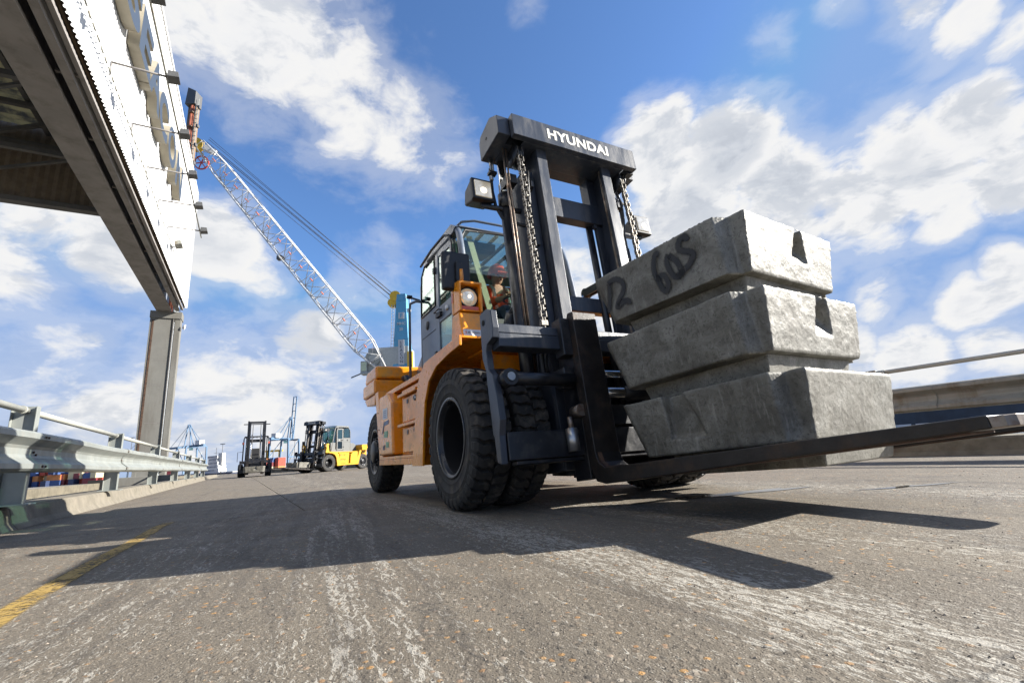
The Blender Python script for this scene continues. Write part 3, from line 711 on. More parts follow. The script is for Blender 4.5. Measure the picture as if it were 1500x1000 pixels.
# low parapet, service road and second barrier beyond the left kerb
q = MB(); A = [RP(KL, -9, -3.3, 0), RP(KL, -9, -2.9, 0), RP(KL, 60, -2.9, 0), RP(KL, 60, -3.3, 0)]
q.prism([(p[0], p[1]) for p in A], 'z', -1., .30); w = q.build('parapet_wall', M['concrete2']); tag(w, 'low stained concrete wall running behind the left crash barrier', 'wall')
q = MB(); A = [RP(KL, -12, -.65), RP(KL, 96, -.65), RP(KL, 96, -2.9), RP(KL, -12, -2.9)]
q.prism([(p[0], p[1]) for p in A], 'z', -1.2, -.12); struct(q.build('service_path', M['concrete2']))
q = MB(); A = [RP(KL, -12, -3.3), RP(KL, 90, -3.3), RP(KL, 90, -26), RP(KL, -12, -26)]
q.prism([(p[0], p[1]) for p in A], 'z', -3.4, -.9); struct(q.build('quay', M['terminal']))
br = thing('crash_barrier', 'grey green box rail barrier beyond the low concrete wall on the left', 'crash barrier')
q = MB(lambda a, n, z: RP(KL, a, n, z)); q.box(-9, 9.6, -5.6, -5.45, .52, .82); q.build('beam', M['galvdull'], br)
for a_ in (-6, -2, 2, 6, 9.3):
    q = MB(lambda a, n, z: RP(KL, a, n, z)); q.box(a_ - .06, a_ + .06, -5.75, -5.62, -.9, .84); q.build('post', M['galvdull'], br)
def cone(x, y, z, label):
    c = thing('traffic_cone', label, 'traffic cone', (x, y, z))
    q = MB(); q.box(-.19, .19, -.19, .19, 0, .035); q.build('base', M['coneorange'], c)
    q = MB(); q.lathe([(.14, .035), (.112, .22)], (0, 0, 0), 'z', 16); q.build('lower_band', M['coneorange'], c)
    q = MB(); q.lathe([(.112, .22), (.05, .60)], (0, 0, 0), 'z', 16); q.build('white_sleeve', M['white'], c)
    q = MB(); q.lathe([(.05, .60), (.03, .74), (.0, .74)], (0, 0, 0), 'z', 16); q.build('tip', M['coneorange'], c)
p = RP(KL, 6.3, -3.1); cone(p[0], p[1], .30, 'orange and white traffic cone standing on the low wall behind the left barrier')
p = RP(KL, 5.2, -3.1); q = MB(); q.cyl((0, 0, 0), (0, 0, .95), .03, n=10); o = q.build('marker_post', M['white'], loc=(p[0], p[1], .30)); tag(o, 'thin white marker post on the low wall, beside the traffic cone', 'post')
q = MB(); q.bar((-22.3, 42.5, .25), (-7.2, 37.5, .25), .35, .42); o = q.build('quay_edge_wall', M['concrete2'])
tag(o, 'low dark concrete edge wall across the far end of the road, between the distant forklifts', 'wall')

# ------------------------------------------------------------------ mobile harbour crane
cr = thing('harbour_crane', 'blue harbour crane tower with a long white lattice boom reaching up to the left', 'crane', (0, 0, 0))
TX, TY = -16.9, 70.
q = MB(); 
def ring(w, z, d): return [(TX - w, TY - d, z), (TX + w, TY - d, z), (TX + w, TY + d, z), (TX - w, TY + d, z)]
V = ring(1.35, 8, 1.3) + ring(1.25, 14.5, 1.2) + ring(1.12, 17.8, 1.1) + ring(.78, 24.6, .8) + ring(.7, 25.8, .7)
F_ = [(4 * i + k, 4 * i + (k + 1) % 4, 4 * (i + 1) + (k + 1) % 4, 4 * (i + 1) + k) for i in range(4) for k in range(4)] + [(3, 2, 1, 0), (16, 17, 18, 19)]
q.add(V, F_); q.build('tower', M['craneblue'], cr, bevel=.05)
for z in (18.3, 24.6):
    q = MB(); w_ = 1.12 - (z - 17.8) * .05; q.box(TX - w_ - .03, TX + w_ + .03, TY - w_ - .05, TY - w_ + .05, z, z + .15); q.build('tower_band', M['craneblue'], cr)
q = MB(); q.box(TX - .38, TX + .52, TY - 1.34, TY - 1.24, 14.3, 18.2); q.build('name_board', M['white'], cr)
for i, ch in enumerate('SEACON'):
    text_obj('board_letter', ch, .62, M['inkgrey'], cr, (TX - .13, TY - 1.35, 17.5 - i * .58), (1, 0, 0), (0, 0, 1), .01, .01)
q = MB(); q.box(TX - .38, TX + .5, TY - 1.08, TY - 1.0, 21.6, 22.6); q.build('logo_plate', M['white'], cr)
text_obj('logo_letter', 'F', .85, M['craneblue'], cr, (TX - .16, TY - 1.09, 21.8), (1, 0, 0), (0, 0, 1), .01, .03)
text_obj('crane_lettering', 'MHC', .62, M['white'], cr, (TX - .62, TY - 1.14, 20.6), (1, 0, 0), (0, 0, 1), .01, .01)
text_obj('crane_lettering', '20', .62, M['white'], cr, (TX - .28, TY - 1.18, 19.7), (1, 0, 0), (0, 0, 1), .01, .01)
q = MB(); q.cyl((TX - 1.0, TY - .7, 25.5), (TX - 1.0, TY + .6, 25.5), .85, n=20); q.build('sheave', M['craneyellow'], cr)
q = MB(); q.cyl((TX - 1.5, TY - .6, 24.5), (TX - 1.5, TY + .5, 24.5), .7, n=20); q.build('sheave', M['craneyellow'], cr)
q = MB(); q.box(TX + .95, TX + 1.7, TY - 1.3, TY - .5, 13.6, 16.3); q.build('access_box', M['craneyellow'], cr)
q = MB(); q.box(TX + .75, TX + 1.4, TY - .7, TY - .1, 22.9, 23.3)
for dx in (.75, 1.4): q.cyl((TX + dx, TY - .7, 23.3), (TX + dx, TY - .7, 25.4), .04, n=6)
q.build('platform', M['boomwhite'], cr)
q = MB()
for dx in (-.2, .2): q.cyl((TX - 1.55 + dx, TY - 1.1, 9), (TX - 1.25 + dx, TY - .8, 24), .05, n=6)
for i in range(30): z = 9.5 + i * .48; q.cyl((TX - 1.75 + .3 * (z - 9) / 15, TY - 1.05, z), (TX - 1.35 + .3 * (z - 9) / 15, TY - 1.05, z), .03, n=6)
q.build('ladder', M['boomwhite'], cr)
q = MB(); q.box(-21.9, -15.8, 68.8, 73, 13.6, 17.2); q.build('machinery_house', M['cranegrey'], cr, bevel=.06)
q = MB(); q.cyl((-21.1, 68.75, 15.6), (-21.1, 68.5, 15.6), 1.15, n=28); q.build('fan_housing', M['galv'], cr)
q = MB(); q.cyl((-21.1, 68.48, 15.6), (-21.1, 68.4, 15.6), .55, n=20); q.build('fan_hub', M['cranegrey'], cr)
q = MB(); q.box(-22.9, -20.9, 68.3, 69.8, 13.2, 13.5); q.box(-22.9, -21.9, 68.4, 69.6, 13.5, 15.2); q.build('operator_cab', M['cranegrey'], cr, bevel=.05)
q = MB(); q.box(-22.8, -22.0, 68.36, 68.39, 13.7, 15.0); q.build('cab_window', M['sideglass'], cr)
q = MB(); q.bar((-22.9, 68.5, 13.3), (-24.3, 68.5, 12.8), .15); q.build('boarding_arm', M['lampbody'], cr)
q = MB(); q.box(-20.5, -12, 68.9, 75, 6.5, 13.4); q.build('slewing_platform', M['cranegrey'], cr)
q = MB(); q.cyl((-18, 71.5, 1.5), (-18, 71.5, 6.5), 1.8, n=24); q.build('slew_ring', M['craneblue'], cr)
q = MB(); q.box(-24, -12, 67, 76, -.85, 1.5); q.build('chassis', M['craneblue'], cr)
# lattice boom
B0 = Vector((-19.0, 68.2, 13.2)); B1 = Vector((-44.2, 60.0, 47.8)); bd = (B1 - B0); BL = bd.length; bd.normalize()
bs = bd.cross(Vector((0, -1, 0))).normalized(); bu = bs.cross(bd).normalized()      # across in view / depth
def bw(t): # half width along the boom
    return .35 + 1.15 * min(1, t / .12) if t < .12 else (1.5 - .35 * (t - .12) / .78 if t < .9 else 1.15 - .45 * (t - .9) / .1)
def bpnt(t, i):
    w_ = bw(t); s_ = ((-1, -1), (1, -1), (1, 1), (-1, 1))[i]
    return B0 + bd * BL * t + bs * w_ * s_[0] + bu * w_ * .85 * s_[1]
NS = 17
for i in range(4):
    q = MB(); q.tube([bpnt(t / NS, i) for t in range(NS + 1)], .085, 7); q.build('boom_chord', M['boomwhite'], cr)
for k in range(NS):
    t0, t1 = k / NS, (k + 1) / NS
    q = MB()
    for i in range(4):
        j = (i + 1) % 4
        a_, b_ = (i, j) if k % 2 else (j, i)
        q.tube([bpnt(t0, a_), bpnt(t1, b_)], .055, 5); q.tube([bpnt(t1, i), bpnt(t1, j)], .045, 5)
    q.tube([bpnt(t1, 0), bpnt(t1, 2)], .04, 5)
    q.build('boom_bay', M['boomwhite'], cr)
    if 0 < k < NS - 1:
        c_ = B0 + bd * BL * t1 + bu * -.6; q = MB(); q.bar(c_ - bd * .28, c_ + bd * .28, .12, .5, up=tuple(bu)); q.build('boom_marker_plate', M['boomplate'], cr)
q = MB(); c_ = B1 + bd * .4; q.cyl(c_ - bu * .35 + bs * -.5, c_ + bu * .35 + bs * -.5, 1.0, n=24); q.build('boom_tip_sheave', M['craneyellow'], cr)
q = MB(); c_ = B1 - bd * 2.2 - bs * 1.6; 
for i in range(16):
    t = 2 * pi * i / 16; t2 = 2 * pi * (i + 1) / 16
    q.bar(c_ + (bd * cos(t) + bs * sin(t)) * 1.0, c_ + (bd * cos(t2) + bs * sin(t2)) * 1.0, .16)
for i in range(3):
    t = pi * i / 3; q.bar(c_ - (bd * cos(t) + bs * sin(t)) * 1.0, c_ + (bd * cos(t) + bs * sin(t)) * 1.0, .12)
q.build('red_sheave', M['cranered'], cr)
q = MB(); q.bar(B1 - bd * 2.2 + bs * .9, B1 + bd * .4 - bs * .3, .5, .7); q.build('boom_head', M['boomwhite'], cr)
q = MB(); c_ = bpnt(.545, 1 if bs.x < 0 else 0); q.box(c_.x - .45, c_.x + .35, c_.y - .4, c_.y + .3, c_.z - .7, c_.z - .1); q.build('boom_floodlight', M['lampbody'], cr)
for (z_, o_, r_) in ((25.9, .0, .035), (25.75, .25, .035), (25.3, -.4, .05), (25.2, -.6, .05), (24.4, -1.0, .035)):
    q = MB(); e = B1 + Vector((1.0 + o_ * .6, 0, .9 + o_ * 1.1)); q.tube([e, Vector((TX - 1.2, TY, z_))], r_, 5); q.build('luffing_rope', M['rope'], cr)
q = MB(); e = B1 + bd * .8; q.tube([e, Vector((e.x, e.y, 12))], .04, 5); q.build('hoist_rope', M['rope'], cr)

# ------------------------------------------------------------------ ship-to-shore cranes far off
def sts(x, y, z, s, rz, up, label, col='cranepale'):
    t = thing('container_crane', label, 'crane', (x, y, z), rz, 'container cranes on the far terminal'); m = M[col]
    W_, H_, G_ = 11 * s, 30 * s, 18 * s
    for sx in (-1, 1):
        for sy in (-1, 1):
            q = MB(); q.bar((sx * W_, sy * G_ / 2, 0), (sx * W_ * .9, sy * G_ / 2, H_), 1.3 * s); q.build('leg', m, t)
    for sx in (-1, 1):
        q = MB(); q.bar((sx * W_, -G_ / 2, H_ * .42), (sx * W_, G_ / 2, H_ * .42), 1.1 * s); q.build('portal_beam', m, t)
        q = MB(); q.bar((sx * W_, -G_ / 2, H_ * .42), (sx * W_ * .9, G_ / 2, H_), .5 * s); q.build('diagonal_brace', m, t)
    for sy in (-1, 1):
        q = MB(); q.bar((-W_, sy * G_ / 2, 1.), (W_, sy * G_ / 2, 1.), 1.2 * s); q.build('sill_beam', m, t)
        q = MB(); q.bar((-W_ * .9, sy * G_ / 2, H_), (W_ * .9, sy * G_ / 2, H_), 1.4 * s); q.build('head_beam', m, t)
    q = MB(); q.bar((0, -G_ / 2 - 14 * s, H_ + .5), (0, G_ / 2 + 1, H_ + .5), 2.2 * s); q.build('main_girder', m, t)
    q = MB(); AP = (0, G_ / 2, H_ + 24 * s)
    for sx in (-1, 1): q.bar((sx * 3 * s, G_ / 2, H_), (sx * 1.0 * s, G_ / 2, H_ + 24 * s), .9 * s); q.bar((sx * 3 * s, -G_ / 2, H_), (sx * 1.0 * s, G_ / 2, H_ + 24 * s), .6 * s)
    q.bar((0, -G_ / 2 - 14 * s, H_), AP, .3 * s); q.build('apex_frame', m, t)
    q = MB()
    if up:
        for sx in (-1, 1): q.bar((sx * 1.8 * s, G_ / 2 + 1.5, H_), (sx * 1.8 * s, G_ / 2 + 6 * s, H_ + 46 * s), .9 * s)
        for k in range(7):
            f = k / 6; f2 = min(1, (k + 1) / 6); q.bar((-1.8 * s, G_ / 2 + 1.5 + 4.5 * s * f, H_ + 46 * s * f), (1.8 * s, G_ / 2 + 1.5 + 4.5 * s * f, H_ + 46 * s * f), .6 * s)
    else:
        q.bar((0, G_ / 2, H_ + .5), (0, G_ / 2 + 40 * s, H_ + .5), 2.0 * s)
        q2 = MB(); q2.bar((0, G_ / 2 + 36 * s, H_), AP, .3 * s); q2.bar((0, G_ / 2 + 20 * s, H_), AP, .3 * s); q2.build('forestay', m, t)
    q.build('boom', m, t)
    q = MB(); q.box(-2.5 * s, 2.5 * s, -G_ / 2 - 9 * s, -G_ / 2 - 1 * s, H_ + 1.6 * s, H_ + 6 * s); q.build('machinery_house', M['white'], t)
    q = MB(); q.box(-1.2 * s, 1.2 * s, 0, 3 * s, H_ - 3.4 * s, H_ - .8 * s); q.build('trolley_cab', M['sideglass'], t)
    q = MB(); q.bar((W_, -G_ / 2, 2), (W_ * .93, G_ / 2 * .2, H_ * .8), .5 * s); q.build('stair', M['galv'], t)
    return t
sts(-214, 310, -1, .62, radians(62), False, 'pale blue container crane with its boom down, seen low behind the left barrier')
sts(-158, 320, -1, .66, radians(-8), True, 'tall pale blue container crane with its boom raised, between the two distant forklifts')
sts(-262, 330, -1, .5, radians(70), False, 'pale blue container crane partly hidden by the tall grey column')
def rtg(x, y, s, label):
    t = thing('yard_gantry', label, 'gantry crane', (x, y, -1), .1)
    for sx in (-1, 1):
        q = MB(); q.bar((sx * 4 * s, 0, 0), (sx * 4 * s, 0, 14 * s), 1.3 * s); q.build('leg', M['craneyellow'], t)
    q = MB(); q.bar((-6 * s, 0, 14 * s), (6 * s, 0, 14 * s), 1.3 * s); q.build('top_beam', M['craneyellow'], t)
rtg(-170, 330, .95, 'small yellow gantry crane far off, right of the nearer dark forklift')

# ship
sh = thing('cargo_ship', 'white cargo ship superstructure with navy hull moored beyond the left barrier', 'ship', (-181, 280, -2.2), radians(-22)); sh.scale = (.72, .72, .72)
q = MB(); q.prism([(-46, -4), (30, -4), (32, 4), (-46, 4)], 'z', 0, 3.0); q.build('hull', M['navy'], sh)
q = MB(); q.prism([(-46, -3.9), (31, -3.9), (31, 3.9), (-46, 3.9)], 'z', 3.0, 3.8); q.build('deck', M['white'], sh)
for i, (x0, x1, z0, z1) in enumerate(((-2, 14, 3.8, 6.6), (0, 13, 6.6, 9.4), (1, 12, 9.4, 12.2), (1, 11, 12.2, 14.6), (0, 11.5, 14.6, 16.8))):
    q = MB(); q.box(x0, x1, -3.4, 3.4, z0, z1 - .15); q.build('superstructure_tier', M['white'], sh)
    q = MB(); 
    for k in range(7): q.box(x0 + .8 + k * 1.55, x0 + 1.5 + k * 1.55, -3.45, -3.41, z0 + 1.0, z0 + 1.8)
    q.build('window_row', M['navy'], sh)
q = MB(); q.cyl((5, 0, 16.7), (5, 0, 23), .18, n=8); q.bar((2, 0, 19), (8, 0, 19), .15); q.build('mast', M['lampbody'], sh)
q = MB(); q.box(10, 14, -1.6, 1.6, 9.4, 18.6); q.build('funnel', M['white'], sh)
for x in (-14, -26): 
    q = MB(); q.bar((x, 0, 3.8), (x, 0, 9), .6); q.bar((x, 0, 8.6), (x + 8, 0, 6), .35); q.build('deck_crane', M['tanpanel'], sh)

# containers
CC = [('maroon', (.22, .04, .05)), ('red', (.45, .07, .04)), ('orange', (.60, .24, .08)), ('blue', (.05, .10, .26)), ('grey', (.35, .37, .38)), ('cream', (.62, .55, .36)), ('navy', (.03, .05, .12)), ('green', (.07, .20, .13))]
CM = {n_: mat(n_ + '_container', c_, .6) for n_, c_ in CC}
cme = {}
def container(x, y, z, rz, ci, where, tier=None):
    n_ = CC[ci][0]
    if n_ not in cme:
        q = MB(); q.box(-3.0, 3.0, -1.2, 1.2, 0, 2.55)
        for k in range(12): q.box(-2.8 + k * .48, -2.6 + k * .48, -1.23, -1.2, .1, 2.45)
        o = q.build('shipping_container', CM[n_]); cme[n_] = o
    else:
        o = cme[n_].copy(); COL.objects.link(o)
    o.location = (x, y, z); o.rotation_euler = (0, 0, rz)
    tier = ('on the ground row', 'on the second tier', 'on the third tier', 'on the highest tier')[min(3, int((z + 1.5) / 2.5))]
    tag(o, f'{n_} shipping container {tier} {where}', 'container', 'shipping containers stacked on the far terminal')
    return o
for i in range(46):
    # row seen under the left barrier
    u = i / 45; by = 232 + R.uniform(-5, 12); bx = -(1.07 - .20 * u) * by
    for k in range(R.choice((2, 3, 3, 4)) if i % 2 == 0 else R.choice((1, 2, 3))):
        container(bx, by, -.9 + k * 2.56, R.choice((.1, .1, 1.65)), R.choice((0, 1, 1, 2, 3, 5, 5, 6, 0)), 'of the stacks beneath the left barrier')
for (x, y, k, c) in ((-193, 262, 1, 0), (-191.5, 262, 0, 0), (-197, 262, 0, 1)): container(x, y, -.9 + k * 2.56, .3, c, 'right beyond the far end of the left barrier')
for i in range(5):
    for k in range(3): container(-158 + i * 3.2 - 3, 292 + i, -.9 + k * 2.56, 1.3, (1, 2, 5, 0, 3, 2, 1)[(i * 3 + k) % 7], 'of the stack behind the white ship')
for i in range(9):
    for k in range(R.choice((1, 2, 2))): container(-136 + i * 5.0, 292 + R.uniform(0, 8), -.9 + k * 2.56, R.choice((.1, 1.5)), R.choice((3, 3, 4, 3, 5, 1)), 'of the row between the distant forklifts')
# distant trees and lamp columns
for i, (x, y, s_) in enumerate(((-152, 420, 9), (-166, 425, 7), (-178, 430, 8), (-140, 424, 8), (-190, 430, 6), (-128, 424, 7))):
    t = thing('distant_tree', 'dark rounded tree on the skyline behind the yard, among its neighbours', 'tree', (x, y, -1), 0, 'trees on the far skyline')
    q = MB(); q.cyl((0, 0, 0), (0, 0, s_ * .6), .4, .25, n=6); q.build('trunk', M['tree'], t)
    q = MB()
    for k in range(160):
        a_, b_ = R.uniform(0, 6.28), R.uniform(-1, 1); rr = s_ * .62 * R.random() ** .4
        c_ = Vector((rr * cos(a_) * sqrt(1 - b_ * b_) * 1.2, rr * sin(a_) * sqrt(1 - b_ * b_), s_ * .75 + rr * b_ * .6)); z_ = s_ * .12
        u_ = Vector((R.gauss(0, 1), R.gauss(0, 1), R.gauss(0, 1))).normalized() * z_; w_ = Vector((R.gauss(0, 1), R.gauss(0, 1), R.gauss(0, 1))).normalized() * z_
        q.add([tuple(c_ + u_), tuple(c_ - u_), tuple(c_ + w_)], [(0, 1, 2)])
    q.build('crown', M['tree'], t)
for i, (x, y, h) in enumerate(((-205, 250, 22), (-118, 250, 15), (-150, 240, 15), (-82, 220, 15))):
    t = thing('lamp_column', 'thin distant lamp column standing in the container yard', 'lamp post', (x, y, -1), 0, 'lamp columns in the container yard')
    q = MB(); q.cyl((0, 0, 0), (0, 0, h), .22, .12, n=6); q.build('pole', M['lampbody'], t)
    q = MB(); q.box(-1.2, 1.2, -.2, .2, h, h + .35); q.build('lamp_head', M['lampbody'], t)

# far shore on the right
def shed(x0, x1, y, z1, m, label, d=14):
    t = thing('waterfront_shed', label, 'building', ((x0 + x1) / 2, y, -1.6)); w_ = (x1 - x0) / 2
    q = MB(); q.box(-w_, w_, 0, d, 0, z1); q.build('wall', m, t)
    q = MB(); q.prism([(-w_ - .4, z1), (w_ + .4, z1), (w_ * .96, z1 + 1.2), (-w_ * .96, z1 + 1.2)], 'y', -.4, d + .4); q.build('roof', M['shedgrey'], t)
    n_ = max(2, int(w_ / 4))
    for k in range(min(n_, 8)):
        xx = -w_ + 2 * w_ * (k + .5) / n_; q = MB(); q.box(xx - .8, xx + .8, -.1, .0, 0, min(4, z1 * .6)); q.build('door', M['shedgrey'], t)
shed(205, 262, 420, 13, M['shedblue'], 'dark blue waterside shed on the far right shore, left of the pale gantries')
shed(262, 330, 440, 15, M['shedblue'], 'long dark blue shed on the far right shore behind the pale gantries')
shed(332, 470, 440, 17, M['shedblue'], 'dark blue hall furthest right on the far shore')
q = MB(); q.box(150, 620, 392, 405, -3.3, .2); o = q.build('quay_wall', M['navy']); tag(o, 'long dark quay wall along the far right shore', 'quay wall')
for i in range(7):
    x = 300 + i * 19; o = MB().box(-6, 6, -2, 2, 0, 1.9).build('site_cabin', M['white'] if i % 3 else M['craneblue'], loc=(x, 398, .2))
    tag(o, ('white' if i % 3 else 'blue') + ' low site cabin in the row on the far right quay', 'cabin', 'row of low cabins on the far right quay')
for i in range(5):
    t = thing('lattice_gantry', 'pale grey lattice gantry on the far right quay, in the cluster beside the sheds', 'gantry', (252 + i * 6, 392, -1.0), 0, 'pale gantries on the far right quay')
    for sx in (-1, 1):
        q = MB(); q.bar((sx * 2, 0, 0), (sx * 1.4, 0, 12), .6); q.build('leg', M['shedgrey'], t)
    q = MB()
    for k in range(5): q.bar((-2 + .1 * k, 0, k * 2.4), (2 - .1 * k, 0, k * 2.4 + 2.4), .35)
    q.bar((-3, 0, 12), (3, 0, 12), .7); q.build('bracing', M['shedgrey'], t)
def redship(x, y, s, rz, label):
    t = thing('supply_ship', label, 'ship', (x, y, -3.2), rz)
    q = MB(); q.prism([(-14 * s, 0), (12 * s, 0), (15 * s, 5 * s), (-14 * s, 4 * s)], 'y', -2.5 * s, 2.5 * s); q.build('hull', M['redhull'], t)
    q = MB(); q.box(1 * s, 9 * s, -2 * s, 2 * s, 4.4 * s, 8.5 * s); q.box(3 * s, 8 * s, -1.6 * s, 1.6 * s, 8.5 * s, 11 * s); q.build('superstructure', M['white'], t)
    q = MB(); q.cyl((5 * s, 0, 11 * s), (5 * s, 0, 16 * s), .2 * s, n=6); q.bar((-8 * s, 0, 4 * s), (-3 * s, 0, 9 * s), .4 * s); q.bar((2.5 * s, 0, 13 * s), (7.5 * s, 0, 13 * s), .2 * s); q.build('mast', M['white'], t)
redship(229, 325, .95, radians(4), 'red hulled supply ship with white superstructure moored on the far right')

# ------------------------------------------------------------------ the loaded forklift
YAW = radians(28.5)
FL = thing('forklift_truck', 'large orange and charcoal forklift truck in front, carrying three stacked cast metal ingots', 'forklift', (.571, 4.437, 0), YAW - pi / 2)
TH = radians(6)
def TT(xt, y, zt):
    X, Z = xt - .5, zt - .3
    return (.5 + X * cos(TH) - Z * sin(TH), y, .3 + X * sin(TH) + Z * cos(TH))
def mast_part(name, m, f, bevel=.006, parent=None):
    q = MB(TT); f(q); return q.build(name, m, parent or FL, bevel=bevel)
def part(name, m, f, bevel=.008, parent=None):
    q = MB(); f(q); return q.build(name, m, parent or FL, bevel=bevel)

# wheels
def tyre_mesh(Ro, hw, nl):
    q = MB(); k = Ro / .565; b = Ro - .034
    prof = [(.292 * k, -hw * .72), (.302 * k, -hw * .86), (.335 * k, -hw * .95), (.355 * k, -hw * .985), (.360 * k, -hw * 1.005), (.366 * k, -hw * .99), (.39 * k, -hw * 1.02), (.425 * k, -hw * 1.035), (.430 * k, -hw * 1.06), (.437 * k, -hw * 1.04), (.485 * k, -hw * 1.01), (b - .02, -hw * .97), (b, -hw * .90), (b + .004, 0)]
    prof += [(r_, -y_) for r_, y_ in prof[:-1][::-1]]
    q.lathe(prof, (0, 0, 0), 'y', 96)
    D = 2 * pi / nl
    st = [(.0, 0, Ro, 0), (.30, .22, Ro + .002, 0), (.62, .10, Ro - .002, 0), (.90, .34, Ro - .012, 0), (1.02, .36, Ro - .045, 1), (1.045, .36, Ro - .085, 1)]
    for s in (-1, 1):
        for i in range(nl):
            c0 = i * D + (D / 2 if s < 0 else 0); vs = []; n = len(st)
            for (f, sh, rt, side) in st:
                yy = s * (f * hw + (.006 if f == 0 else 0)); tc = c0 + sh * D
                wt_, wb_ = .335 * D, .40 * D
                if f < .1: wt_, wb_ = .28 * D, .34 * D
                rb = b - .01 if not side else rt - .03
                yb = yy if not side else s * (f - .05) * hw
                for (r_, a_, y_) in ((rb, -wb_, yb), (rt, -wt_, yy), (rt, wt_, yy), (rb, wb_, yb)):
                    vs.append((r_ * cos(tc + a_), y_, r_ * sin(tc + a_)))
            fs = []
            for j in range(n - 1):
                o = j * 4; fs += [(o, o + 4, o + 5, o + 1), (o + 1, o + 5, o + 6, o + 2), (o + 2, o + 6, o + 7, o + 3)]
            fs += [(0, 1, 2, 3), (4 * n - 1, 4 * n - 2, 4 * n - 3, 4 * n - 4)]
            q.add(vs, fs)
    return q
def put_wheel(root, x, y, Ro, hw, outer, kind, nl=36):
    """outer: -1 or 1, the side the wheel face looks to"""
    w = bpy.data.objects.new('wheel', None); COL.objects.link(w); w.parent = root; w.location = (x, y, Ro)
    w.rotation_euler = (0, R.uniform(0, 6), 0)
    tyre_mesh(Ro, hw, nl).build('tyre', M['rubber'], w, bevel=.004)
    k = Ro / .565; o = outer; q = MB()
    if kind == 'deep':
        q.lathe([(.302 * k, o * hw * .84), (.327 * k, o * hw * .93), (.322 * k, o * hw * .99), (.300 * k, o * hw * .97), (.288 * k, o * hw * .86), (.284 * k, o * hw * .70), (.280 * k, o * hw * .66)], (0, 0, 0), 'y', 64)
        q.build('rim', M['rim'], w)
        q = MB(); q.lathe([(.283 * k, o * hw * .68), (.262 * k, o * hw * .62), (.255 * k, -o * hw * .55), (.20 * k, -o * hw * .62), (.0, -o * hw * .62)], (0, 0, 0), 'y', 64); q.build('rim_barrel', M['rimshade'], w)
        q = MB(); q.lathe([(.0, -o * hw * .30), (.10, -o * hw * .30), (.115, -o * hw * .36), (.115, -o * hw * .62)], (0, 0, 0), 'y', 24)
        for i in range(10): t = 2 * pi * i / 10; q.cyl((.17 * cos(t), -o * hw * .61, .17 * sin(t)), (.17 * cos(t), -o * hw * .45, .17 * sin(t)), .014, n=6)
        q.build('hub', M['trim'], w)
    else:
        q.lathe([(.302 * k, o * hw * .84), (.325 * k, o * hw * .93), (.318 * k, o * hw * .99), (.295 * k, o * hw * .95), (.275 * k, o * hw * .60), (.262 * k, o * hw * .35), (.215 * k, o * hw * .30), (.205 * k, o * hw * .75), (.19 * k, o * hw * .80), (0, o * hw * .80)], (0, 0, 0), 'y', 64)
        q.build('rim', M['rim'], w)
        q = MB(); q.lathe([(.16, o * hw * .80), (.155, o * hw * 1.05), (.13, o * hw * 1.16), (0, o * hw * 1.16)], (0, 0, 0), 'y', 28)
        for i in range(10): t = 2 * pi * i / 10; q.cyl((.183 * cos(t), o * hw * .79, .183 * sin(t)), (.183 * cos(t), o * hw * 1.0, .183 * sin(t)), .014, n=6)
        q.build('hub', M['plastic'], w)
    return w
put_wheel(FL, 0, -1.135, .565, .148, -1, 'deep'); put_wheel(FL, 0, -.795, .565, .148, -1, 'deep')
put_wheel(FL, 0, .795, .565, .148, 1, 'deep'); put_wheel(FL, 0, 1.135, .565, .148, 1, 'deep')
put_wheel(FL, -3.24, -1.06, .55, .15, -1, 'hub'); put_wheel(FL, -3.24, 1.06, .55, .15, 1, 'hub')
part('front_axle', M['trim'], lambda q: (q.cyl((0, -.95, .565), (0, .95, .565), .13, n=20), q.lathe([(.0, -.3), (.25, -.2), (.3, 0), (.25, .2), (0, .3)], (0, 0, .565), 'y', 24)), 0)
part('steer_axle', M['trim'], lambda q: q.box(-3.38, -3.1, -.85, .85, .42, .70))
part('chassis', M['black'], lambda q: (q.box(-3.0, .30, -.58, -.50, .50, 1.25), q.box(-3.0, .30, .50, .58, .50, 1.25), q.box(-3.6, -2.5, -.5, .5, .8, 1.3), q.box(-2.5, -.6, -.5, .5, .55, .9), q.box(-1.0, .12, -.62, .62, .95, 1.12)))
